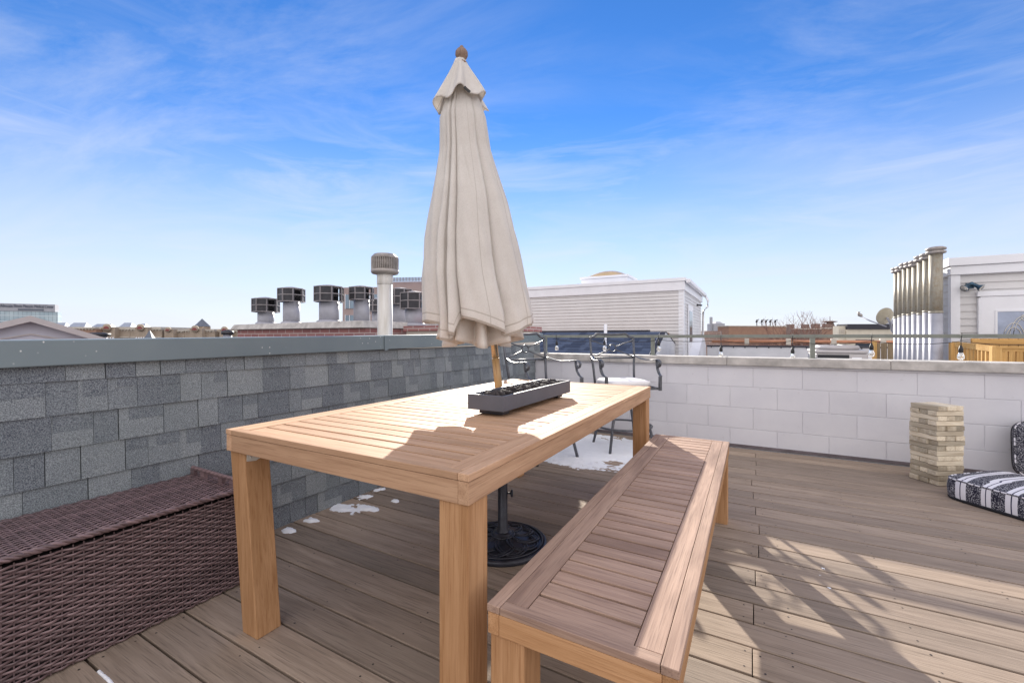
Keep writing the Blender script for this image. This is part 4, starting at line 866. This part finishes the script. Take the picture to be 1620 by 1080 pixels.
mb = MB(); rail(mb, Bp, Cp, .05, .12); mb.build('bottom_rail', 'new_wood', wr)
ft = thing('plank_box', 'orange brown upright plank enclosure behind the cedar railing', 'planter box', (0, 0, 0)); ft.location = at(6.05, (1603-810)/681, 0); ft.rotation_euler = (0, 0, R_(8))
mb = MB()
for k in range(16): mb.box(-.45+k*.1, -.355+k*.1, -.012, .012, 0, 1.06, 2)
mb.box(-.45, 1.15, -.03, -.0125, .98, 1.04); mb.build('planks', 'new_wood', ft)
wf = thing('wood_fence', 'short weathered yellow brown vertical board fence left of the flue pipes', 'fence', (0, 0, 0)); wf.location = at(9.3, (1383-810)/681, 0); wf.rotation_euler = (0, 0, R_(-6))
mb = MB()
for k in range(12): mb.box(k*.11, .10+k*.11, -.01, .01, -.1, .95+(.0 if k < 4 else .03), 2)
mb.build('boards', 'old_fence', wf)
for k in (0, 4, 7): mb = MB(); mb.box(k*.11-.04, k*.11+.04, -.06, -.0105, -.1, 1.0, 2); mb.build('post', 'new_wood', wf)
# ---- satellite dish
sd = thing('satellite_dish', 'beige satellite dish on a bent mast beside the flue pipes', 'satellite dish', tuple(at(8.6, (1402-810)/681, 1.49)))
mb = MB(); ax = (-RT*.93-FW*.05+Vector((0, 0, .22))).normalized(); ax = (FW*1.0+RT*.0+Vector((0, 0, .28))).normalized(); q4 = ax.to_track_quat('Z', 'Y').to_matrix().to_4x4()
mb.lathe([(.0, -.02), (.08, -.012), (.14, .008), (.19, .034), (.20, .042), (.197, .046), (.14, .018), (.075, -.002), (.0, -.01)], n=32, M4=q4); rf_ = mb.build('reflector', 'dish', sd); rf_.scale = (.86, .86, .86)
mb = MB(); mb.tube([(-ax*.02)+Vector((0, 0, -.02)), -ax*.10+Vector((0, 0, -.10)), -ax*.02+RT*.10+Vector((0, 0, -.28)), RT*.22+Vector((0, 0, -.42))], .022, 8); mb.build('mast', 'galv', sd)
e = FW*.62-RT*.02+Vector((0, 0, .03)); mb = MB(); mb.tube([Vector((0, 0, -.20)), Vector((0, 0, -.20)).lerp(e, .6)+Vector((0, 0, -.01)), e], .012, 6); mb.build('feed_arm', 'galv', sd)
mb = MB(); mb.lathe([(.02, -.05), (.035, -.02), (.035, .03), (.02, .05)], tuple(e+Vector((0, 0, .03))), 10, M4=q4); mb.lathe([(.015, -.04), (.028, .04)], tuple(e+Vector((0, 0, .06))-RT*.03), 8); mb.build('receiver', 'vent_cap', sd)
# ---- brick chimney with flues, left
bc = thing('brick_chimney', 'long low pinkish brick chimney with a pale concrete cap', 'chimney', (-6.0, 4.04, 0))
mb = MB(); mb.box(-1.5, 1.52, 0, 2.2, -3, 1.20); mb.build('stack', 'brick_pink', bc)
mb = MB(); mb.hexa([(-1.6, -.07, 1.203), (1.55, -.07, 1.203), (1.55, 2.3, 1.203), (-1.6, 2.3, 1.203), (-1.55, -.03, 1.285), (1.50, -.03, 1.30), (1.50, 2.2, 1.30), (-1.55, 2.2, 1.285)]); mb.build('cap', 'coping_stone', bc, bevel=.008)
rc = thing('second_chimney', 'rust stained masonry chimney block right of the pinkish brick one', 'chimney', (-3.86, 4.6, 0))
mb = MB(); mb.box(-.42, .95, 0, 1.5, -3, 1.16); mb.build('stack', 'limestone', rc)
mb = MB(); mb.box(-.45, .98, -.03, 1.53, 1.163, 1.235); mb.build('cap', 'brick_pink', rc)
def flue(name, label, p, zb, zt, r, cr, ch, n=24, frame=8):
    t = thing(name, label, 'flue', (p[0], p[1], zb), group='steel chimney flues with dark cowls'); h = zt-zb-ch
    mb = MB(); mb.lathe([(r, 0), (r, h)], n=n); mb.lathe([(r*1.25, 0), (r*1.25, .03), (r, .05)], n=n); mb.build('pipe', 'galv', t)
    mb = MB(); m = 8; R1 = cr
    # eight sided cowl shell of separate slats with gaps so that sky shows
    for k in range(m):
        a, b = 2*math.pi*k/m+.3, 2*math.pi*(k+1)/m+.3
        p0 = Vector((math.cos(a)*R1, math.sin(a)*R1, 0)); p1 = Vector((math.cos(b)*R1, math.sin(b)*R1, 0))
        gapw = .32 if k % 3 == 1 else 0
        for za, zb_ in ((.01, .47), (.53, .98)):
            for s0, s1 in (((0, .5-gapw), (.5+gapw, 1)) if gapw else ((0, 1),)):
                q0 = p0.lerp(p1, s0); q1 = p0.lerp(p1, s1); o0 = q0*.96; o1 = q1*.96
                mb.hexa([(o0.x, o0.y, h+ch*za), (o1.x, o1.y, h+ch*za), (q1.x, q1.y, h+ch*za), (q0.x, q0.y, h+ch*za), (o0.x, o0.y, h+ch*zb_), (o1.x, o1.y, h+ch*zb_), (q1.x, q1.y, h+ch*zb_), (q0.x, q0.y, h+ch*zb_)])
    for k in range(m):
        a = 2*math.pi*k/m+.3; mb.tube([(math.cos(a)*R1*1.0, math.sin(a)*R1*1.0, h-.005), (math.cos(a)*R1*1.0, math.sin(a)*R1*1.0, h+ch)], .010, 4, mi=1)
    for zq in (0, .5, .985):
        mb.tube([(math.cos(2*math.pi*k/m+.3)*R1*1.015, math.sin(2*math.pi*k/m+.3)*R1*1.015, h+ch*zq) for k in range(m)], .009, 4, closed=True, mi=1)
    mb.lathe([(R1*1.0, h+ch-.004), (R1*.5, h+ch+.022), (.01, h+ch+.035)], n=m, smooth=False, mi=1); mb.build('cowl', ['cowl', 'cowl_frame'], t)
def fx(u, y): D = y/(.873+.487*(u-810)/681); return (D*(-.487+.873*(u-810)/681), y), D
for nm, u, vt, y, r, cr, ch in (('leftmost and shortest', 420.5, 473, 4.35, .125, .205, .22), ('second from the left', 461, 457, 4.40, .125, .20, .21), ('third from the left, widest cowl', 520.5, 454, 4.30, .14, .205, .22), ('just left of the tall vent', 572, 455, 4.75, .12, .185, .195)):
    p, D = fx(u, y); flue('chimney_flue', f'steel flue with dark louvred cowl on the brick chimney, {nm}', p, 1.285, 1.08+(533-vt)*D/681, r, cr, ch)
for nm, u, vt, y, r, cr, ch in (('mostly hidden right behind the tall white vent', 598, 474, 5.9, .11, .19, .22), ('immediately right of the tall white vent', 633, 458, 5.4, .13, .205, .25), ('against the left edge of the closed umbrella', 655.5, 464, 5.0, .14, .215, .24)):
    p, D = fx(u, y); flue('chimney_flue', f'steel flue with dark cowl {nm}', p, 1.24, 1.08+(533-vt)*D/681, r, cr, ch)
tv = thing('tall_vent', 'tall off white roof vent pipe with ribbed grey round cap beside the umbrella', 'vent', tuple(FW*4.3+RT*(609-810)/681*4.3))
mb = MB(); mb.lathe([(.074, -.2), (.074, 1.66)], n=28); mb.build('pipe', 'vent_pipe', tv)
mb = MB(); mb.lathe([(.0745, 1.60), (.078, 1.605), (.078, 1.70), (.0745, 1.705)], n=28); mb.build('collar', 'vent_pipe', tv)
mb = MB(); mb.lathe([(.08, 1.70), (.125, 1.71), (.135, 1.725), (.135, 1.745), (.125, 1.75)], n=40); mb.lathe([(.118, 1.75), (.118, 1.86)], n=40); mb.lathe([(.132, 1.86), (.134, 1.872), (.105, 1.903), (.02, 1.910)], n=12, smooth=False)
for k in range(40): w = 2*math.pi*k/40; c, s_ = math.cos(w), math.sin(w); mb.tube([(c*.127, s_*.127, 1.745), (c*.128, s_*.128, 1.865)], .0055, 4)
mb.build('cap', 'vent_cap', tv)
# ---- left gable house
gh = thing('gable_house', 'lavender white gabled rooftop dormer low behind the left parapet', 'house', tuple(at(7.4, (49-810)/681, 0)), R_(YAW+46))
mb = MB(); pr = [(-2.2, -1), (-2.2, .55), (0, 1.36), (2.0, .62), (2.0, -1)]; k = len(pr); vs = [(x, 0, z) for x, z in pr]+[(x, 4, z) for x, z in pr]; mb.add(vs, [tuple(range(k)), tuple(range(k, 2*k))[::-1]]+[((i+1) % k, i, i+k, (i+1) % k+k) for i in range(k)]); mb.build('wall', 'lilac', gh)
mb = MB()
for (xa, za), (xb, zb_) in (((-2.6, .45), (0, 1.44)), ((0, 1.44), (2.4, .46))):
    mb.hexa([(xa, -.2, za-.10), (xb, -.2, zb_-.10), (xb, 4, zb_-.10), (xa, 4, za-.10), (xa, -.2, za), (xb, -.2, zb_), (xb, 4, zb_), (xa, 4, za)])
mb.build('roof', 'tan_roof', gh)
mb = MB(); mb.tube([(-.60, -.012, .98), (0, -.012, 1.13), (.60, -.012, .98)], .018, 4); mb.build('gable_moulding', 'tan_roof', gh)
# ---- small things near left
for u, v, Dm, r, lab in ((155, 529, 20, .45, 'left of the row houses, wider'), (360, 526, 16, .20, 'just left of the brick chimney')):
    t = thing('roof_vent', f'small round roof vent with dark cap {lab}', 'vent', tuple(at(Dm, (u-810)/681, 0)))
    zt = 1.08+(533-v)*Dm/681+.05; mb = MB(); mb.lathe([(r*.7, -2), (r*.7, zt-.12)], n=16); mb.build('pipe', 'galv', t); mb = MB(); mb.lathe([(r, zt-.12), (r, zt), (r*.4, zt+.04)], n=16); mb.build('cap', 'cowl', t)
t = thing('pointed_turret', 'small dark pyramid turret roof peeking over the left parapet', 'turret', tuple(at(30, (237-810)/681, 0)))
mb = MB(); mb.lathe([(1.05, .3), (.3, 1.05), (.02, 1.55)], n=4, smooth=False); mb.build('roof', 'slate', t); mb = MB(); mb.box(-.6, .6, -.6, .6, -5, .3); mb.build('wall', 'brick_dark', t)
# ---- row houses across the block
def rowhouse(u0, u1, vt, D, mat, label, bay=True, win='red_win'):
    b0, b1 = (u0-810)/681*D, (u1-810)/681*D; w = b1-b0; zt = 1.08+(533-vt)*D/681
    t = thing('row_house', label, 'house', tuple(FW*D+RT*(b0+b1)/2), R_(YAW), group='row houses on the skyline')
    mb = MB(); mb.box(-w/2+.02, w/2-.02, 0, 12, -9.6, zt-.25); mb.build('wall', mat, t)
    mb = MB(); mb.box(-w/2+.02, w/2-.02, -.2, .6, zt-.245, zt); mb.box(-w/2+.05, w/2-.05, -.08, -.002, zt-1.5, zt-1.35); 
    for k in range(int(w/.5)): mb.box(-w/2+.15+k*.5, -w/2+.35+k*.5, -.12, -.002, zt-.42, zt-.25)
    mb.build('cornice', 'limestone', t)
    if bay:
        mb = MB(); mb.box(-w*.2, w*.2, -.9, -.004, -9.6, zt+.12); mb.lathe([(w*.11, 0), (w*.11, .3)], (0, -.9, zt+.06), 20, M4=Matrix.Rotation(R_(90), 4, 'X')); mb.build('bay', mat, t)
        mb = MB(); n = 14; rr = w*.085; vs = [(rr*math.cos(math.pi*k/n), -1.21, zt-.15+rr*math.sin(math.pi*k/n)) for k in range(n+1)]; mb.add(vs, [tuple(range(n+1))[::-1]]); mb.build('arched_window', win, t)
        mb = MB()
        for k in range(5): mb.box(-w*.17+k*w*.075, -w*.17+k*w*.075+w*.04, -.93, -.902, zt-1.9, zt-1.45)
        mb.build('frieze', 'trim', t)
    for k in range(2):
        for sx_ in (-.36, .36):
            mb = MB(); mb.box(w*sx_-.5, w*sx_+.5, -.05, -.003, zt-3.6-k*3.2, zt-2.0-k*3.2); mb.build('window', 'glass_dark', t)
rowhouse(104, 152, 517.5, 68, 'brick_brown', 'orange brown brick row house, leftmost of the skyline row', False)
rowhouse(152, 206, 519, 70, 'brick_beige', 'beige row house with red arched attic window behind the wide roof vent')
rowhouse(206, 256, 519, 70, 'brick_beige', 'beige row house with arched window directly behind the pointed turret')
rowhouse(256, 292, 522, 71, 'brick_beige', 'beige row house with scalloped parapet right of the pointed turret')
rowhouse(292, 340, 521, 71, 'brick_beige', 'beige row house with arched window below the grey pyramid tower')
rowhouse(340, 384, 522, 72, 'brick_beige', 'beige row house partly hidden by the brick chimney end')
rowhouse(384, 470, 524, 80, 'brick_dark', 'brown row house hidden behind the brick chimney', False)
t = thing('white_parapet_block', 'long pale parapet building behind the row houses with metal roof lights', 'building', tuple(at(95, (178-810)/681, 0)), R_(YAW))
mb = MB(); mb.box(-10.5, 10.6, 0, 15, -9.6, 1.08+16*95/681); mb.build('wall', 'limestone', t)
for k, (ua, ub_, vt) in enumerate(((78, 100, 508), (104, 133, 508), (141, 173, 510), (185, 206, 508), (213, 228, 509.5))):
    D = 97; t = thing('roof_light', 'pale blue metal ridge roof light, '+['leftmost, touching the hospital corner', 'second from left', 'widest, in the middle', 'fourth from left', 'rightmost, most tilted'][k]+' on the pale block', 'roof light', tuple(at(D, ((ua+ub_)/2-810)/681, 1.08+14*D/681)), R_(YAW+10), group='metal roof lights')
    w = (ub_-ua)/681*D*.85; h = (517-vt)/681*D; mb = MB(); vs = [(-w/2, 0, 0), (w/2, 0, 0), (w/2, 3, 0), (-w/2, 3, 0), (-w/2+.5, 1.5, h), (w/2-.5, 1.5, h)]; mb.add(vs, [(0, 1, 5, 4), (2, 3, 4, 5), (1, 2, 5), (3, 0, 4), (3, 2, 1, 0)]); mb.build('glazing', 'metal_roof', t)
t = thing('pyramid_tower', 'grey pyramid roofed tower rising above the row houses', 'tower', tuple(at(85, (314-810)/681, 0)), R_(YAW))
mb = MB(); mb.box(-1.0, 1.0, 0, 2, -9.6, 3.15); mb.box(-2.6, 4.2, .5, 9, -9.6, 2.65); mb.build('wall', 'brick_beige', t); mb = MB(); mb.lathe([(1.75, 3.16), (.02, 4.75)], (0, 1, 0), 4, smooth=False); mb.build('roof', 'slate', t)
# ---- hospital
D = 300; hp = thing('hospital_tower', 'pale blue glass hospital block with dark name lettering at far left', 'building', tuple(at(D, (0-810)/681, 0)), R_(YAW+28))
w = 29.7; zt = 1.08+53.5*D/681
mb = MB(); mb.box(-40, w*.985, 0, 6, -9.6, zt-5.3); mb.build('curtain_wall', 'curtain', hp)
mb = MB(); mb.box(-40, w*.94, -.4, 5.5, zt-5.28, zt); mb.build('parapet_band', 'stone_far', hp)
mb = MB(); mb.box(9, 22, -.6, -.41, zt-4.7, zt-3.5); mb.build('louvre', 'slate', hp)
cu = bpy.data.curves.new('sign', 'FONT'); cu.body = 'Advocate Illinois Masonic Medical Center'; cu.size = 3.0; cu.extrude = .04; cu.align_x = 'LEFT'
to = bpy.data.objects.new('tmp', cu); COL.objects.link(to); dg = bpy.context.evaluated_depsgraph_get(); me = bpy.data.meshes.new_from_object(to.evaluated_get(dg)); COL.objects.unlink(to); bpy.data.objects.remove(to)
xs = [v.co.x for v in me.vertices]; kx = 27.0/(max(xs)-min(xs))
me.transform(Matrix.Translation((.3, -.75, zt-2.6)) @ Matrix.Rotation(R_(90), 4, 'X') @ Matrix.Diagonal((kx, 1, 1, 1)))
me.materials.clear(); me.materials.append(M['letter']); lt = bpy.data.objects.new('lettering', me); COL.objects.link(lt); lt.parent = hp
# ---- pinkish apartment block behind the chimney
D = 45; ap = thing('apartment_block', 'modern pinkish apartment block with large windows seen between the flues', 'building', tuple(at(D, (542-810)/681, 0)), R_(YAW-6))
mb = MB(); mb.box(0, 9.5, 0, 10, -9.6, 6.25); mb.box(3.7, 9.5, 1, 9, 6.253, 6.9); mb.build('wall', 'pink_panel', ap)
for r_ in range(5):
    for c in range(6):
        z = 4.05-r_*2.15; x = .35+c*1.52; mb = MB(); mb.box(x, x+1.1, -.06, -.003, z, z+1.45); wo = mb.build('window', 'glass_blue', ap)
        mb = MB(); mb.box(x+.42, x+.47, -.09, -.062, z, z+1.45); mb.box(x-.06, x-.002, -.09, -.003, z-.05, z+1.5); mb.box(x+1.102, x+1.16, -.09, -.003, z-.05, z+1.5); mb.build('frame', 'trim', wo)
mb = MB()
for k in range(13): mb.box(5.2+k*.33, 5.46+k*.33, .6, .7, 6.903, 7.3)
mb.build('roof_screen', 'metal_roof', ap)
# ---- right skyline
D = 42; bb = thing('brick_warehouse', 'flat roofed light brown brick building beyond the white parapet', 'building', tuple(at(D, (1153-810)/681, 0)), R_(YAW+12))
w = 6.6; mb = MB(); mb.box(0, w, 0, 1.6, -9.6, 2.10); mb.build('wall', 'brick_brown', bb)
mb = MB(); mb.box(-.06, w+.06, -.06, 1.66, 2.103, 2.2); mb.build('coping', 'limestone', bb)
for k, u in enumerate((.9, 1.5, 2.0, 2.5, 3.1)):
    t = thing('gooseneck_vent', ['leftmost', 'second from left', 'middle', 'second from right', 'rightmost'][k]+' small dark hooked fixture on the brown brick roof', 'vent', (0, 0, 0), group='hooked fixtures on the brick roof')
    p = bb.matrix_world @ Vector((0, 0, 0)); rz = R_(YAW+12); x = 3.0+u; t.location = at(D, (1153-810)/681, 2.2)+Vector((math.cos(rz)*x, math.sin(rz)*x, 0))+Vector((-math.sin(rz), math.cos(rz), 0))*.8
    mb = MB(); mb.tube([(0, 0, -.1), (-.02, 0, .42), (.08, 0, .62), (.2, 0, .66)], .045, 6); mb.tube([(-.05, 0, .35), (.02, 0, .62)], .1, 6); mb.build('hood', 'cowl', t)
D = 230; t = thing('stone_works', 'hazy grey stone block with a tall chimney far away right of the stair house', 'building', tuple(at(D, (1126-810)/681, 0)), R_(YAW))
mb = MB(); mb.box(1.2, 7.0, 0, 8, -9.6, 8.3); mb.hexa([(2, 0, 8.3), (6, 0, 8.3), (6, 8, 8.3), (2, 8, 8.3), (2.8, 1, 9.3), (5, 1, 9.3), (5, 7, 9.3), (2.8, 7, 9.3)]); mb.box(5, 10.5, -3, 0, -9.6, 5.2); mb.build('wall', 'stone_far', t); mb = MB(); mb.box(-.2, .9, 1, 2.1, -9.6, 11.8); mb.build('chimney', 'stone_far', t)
D = 75
for k, (ua, ub_, vt, m, lb) in enumerate(((1256, 1300, 521, 'brick_dark', 'dark brown brick house behind the bare tree, left one'), (1300, 1332, 520, 'brick_brown', 'brown brick house behind the bare tree, right one'), (1138, 1160, 531, 'brick_dark', 'low dark brick house just left of the brown brick building'))):
    b0, b1 = (ua-810)/681*D, (ub_-810)/681*D; w = b1-b0; zt = 1.08+(533-vt)*D/681
    t = thing('brick_house', lb, 'house', tuple(FW*D+RT*(b0+b1)/2), R_(YAW)); mb = MB(); mb.box(-w/2, w/2, 0, 8, -9.6, zt); mb.build('wall', m, t)
    mb = MB(); mb.box(-w/2-.05, w/2+.05, -.1, .5, zt+.003, zt+.2); mb.build('coping', 'limestone', t)
    if k < 2:
        mb = MB(); 
        for q in (-.3, .25): mb.box(w*q-.45, w*q+.45, 2, 3, zt, zt+.95)
        mb.build('chimney', 'brick_dark', t)
D = 90; t = thing('water_tank_tower', 'small dark rooftop tank tower with crown beside the cream building', 'tower', tuple(at(D, (1313-810)/681, 0)), R_(YAW))
mb = MB(); mb.lathe([(1.1, -9), (1.1, 2.9), (1.6, 3.0), (1.6, 3.3), (.8, 3.4), (.6, 4.1), (1.3, 4.25), (1.3, 4.35), (.1, 4.5)], n=10, smooth=False); mb.tube([(0, 0, 4.4), (0, 0, 5.4)], .06, 5); mb.build('tank', 'brick_dark', t)
D = 30; cbd = thing('cream_building', 'cream rendered low building with a dark roof edge behind the satellite dish', 'building', tuple(at(D, (1339-810)/681, 0)), R_(YAW-4))
mb = MB(); mb.box(0, 6.5, 0, .9, -9.6, 1.62); mb.box(-.45, -.002, .1, .7, -9.6, 1.85); mb.build('wall', 'cream', cbd)
mb = MB(); mb.box(0, 6.6, -.1, 1.0, 1.623, 1.98); mb.build('roof_edge', 'dark_roof', cbd)
mb = MB(); mb.box(.6, 1.8, -.05, -.003, .1, .9); mb.build('window', 'glass_dark', cbd)
mb = MB()
for k in range(3): mb.box(-.42+k*.14, -.34+k*.14, .07, .098, 1.35, 1.6)
mb.build('dentils', 'limestone', cbd)
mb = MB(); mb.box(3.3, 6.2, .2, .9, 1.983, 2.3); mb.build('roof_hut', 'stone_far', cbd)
# ---- bare tree
def tree(name, label, D, u, ht, zb, seed):
    r = random.Random(seed); t = thing(name, label, 'tree', tuple(at(D, (u-810)/681, zb)), group='bare winter trees'); tk = MB(); cr = MB()
    def br(p, d, L, rad, lv):
        pts = [p]; q = p.copy(); dd_ = d.copy()
        for k in range(3): dd_ = (dd_+Vector((r.uniform(-.2, .2), r.uniform(-.2, .2), r.uniform(-.05, .15)))).normalized(); q = q+dd_*L/3; pts.append(q.copy())
        (tk if lv < 2 else cr).tube(pts, [rad, rad*.85, rad*.7, rad*.55], 5 if lv < 3 else 3, caps=False)
        if lv < 6:
            for k in range((4 if lv == 1 else 3) if lv else 5):
                a = r.uniform(0, 6.28); sp = r.uniform(.45, .9); nd = (dd_+Vector((math.cos(a), math.sin(a), .15))*sp).normalized(); br(pts[r.choice([2, 3, 3])], nd, L*r.uniform(.6, .8), rad*.58, lv+1)
    br(Vector((0, 0, 0)), Vector((0, 0, 1)), ht*.42, .24, 0)
    tk.build('trunk', 'bark', t); cr.build('crown', 'bark', t)
tree('bare_tree', 'leafless brown tree spreading in front of the dark brown house, right of the brick building', 38, 1292, 8.1, -7.6, 3)
tree('bare_tree', 'leafless brown tree against the right end of the brown brick building', 37, 1240, 8.1, -7.6, 5)
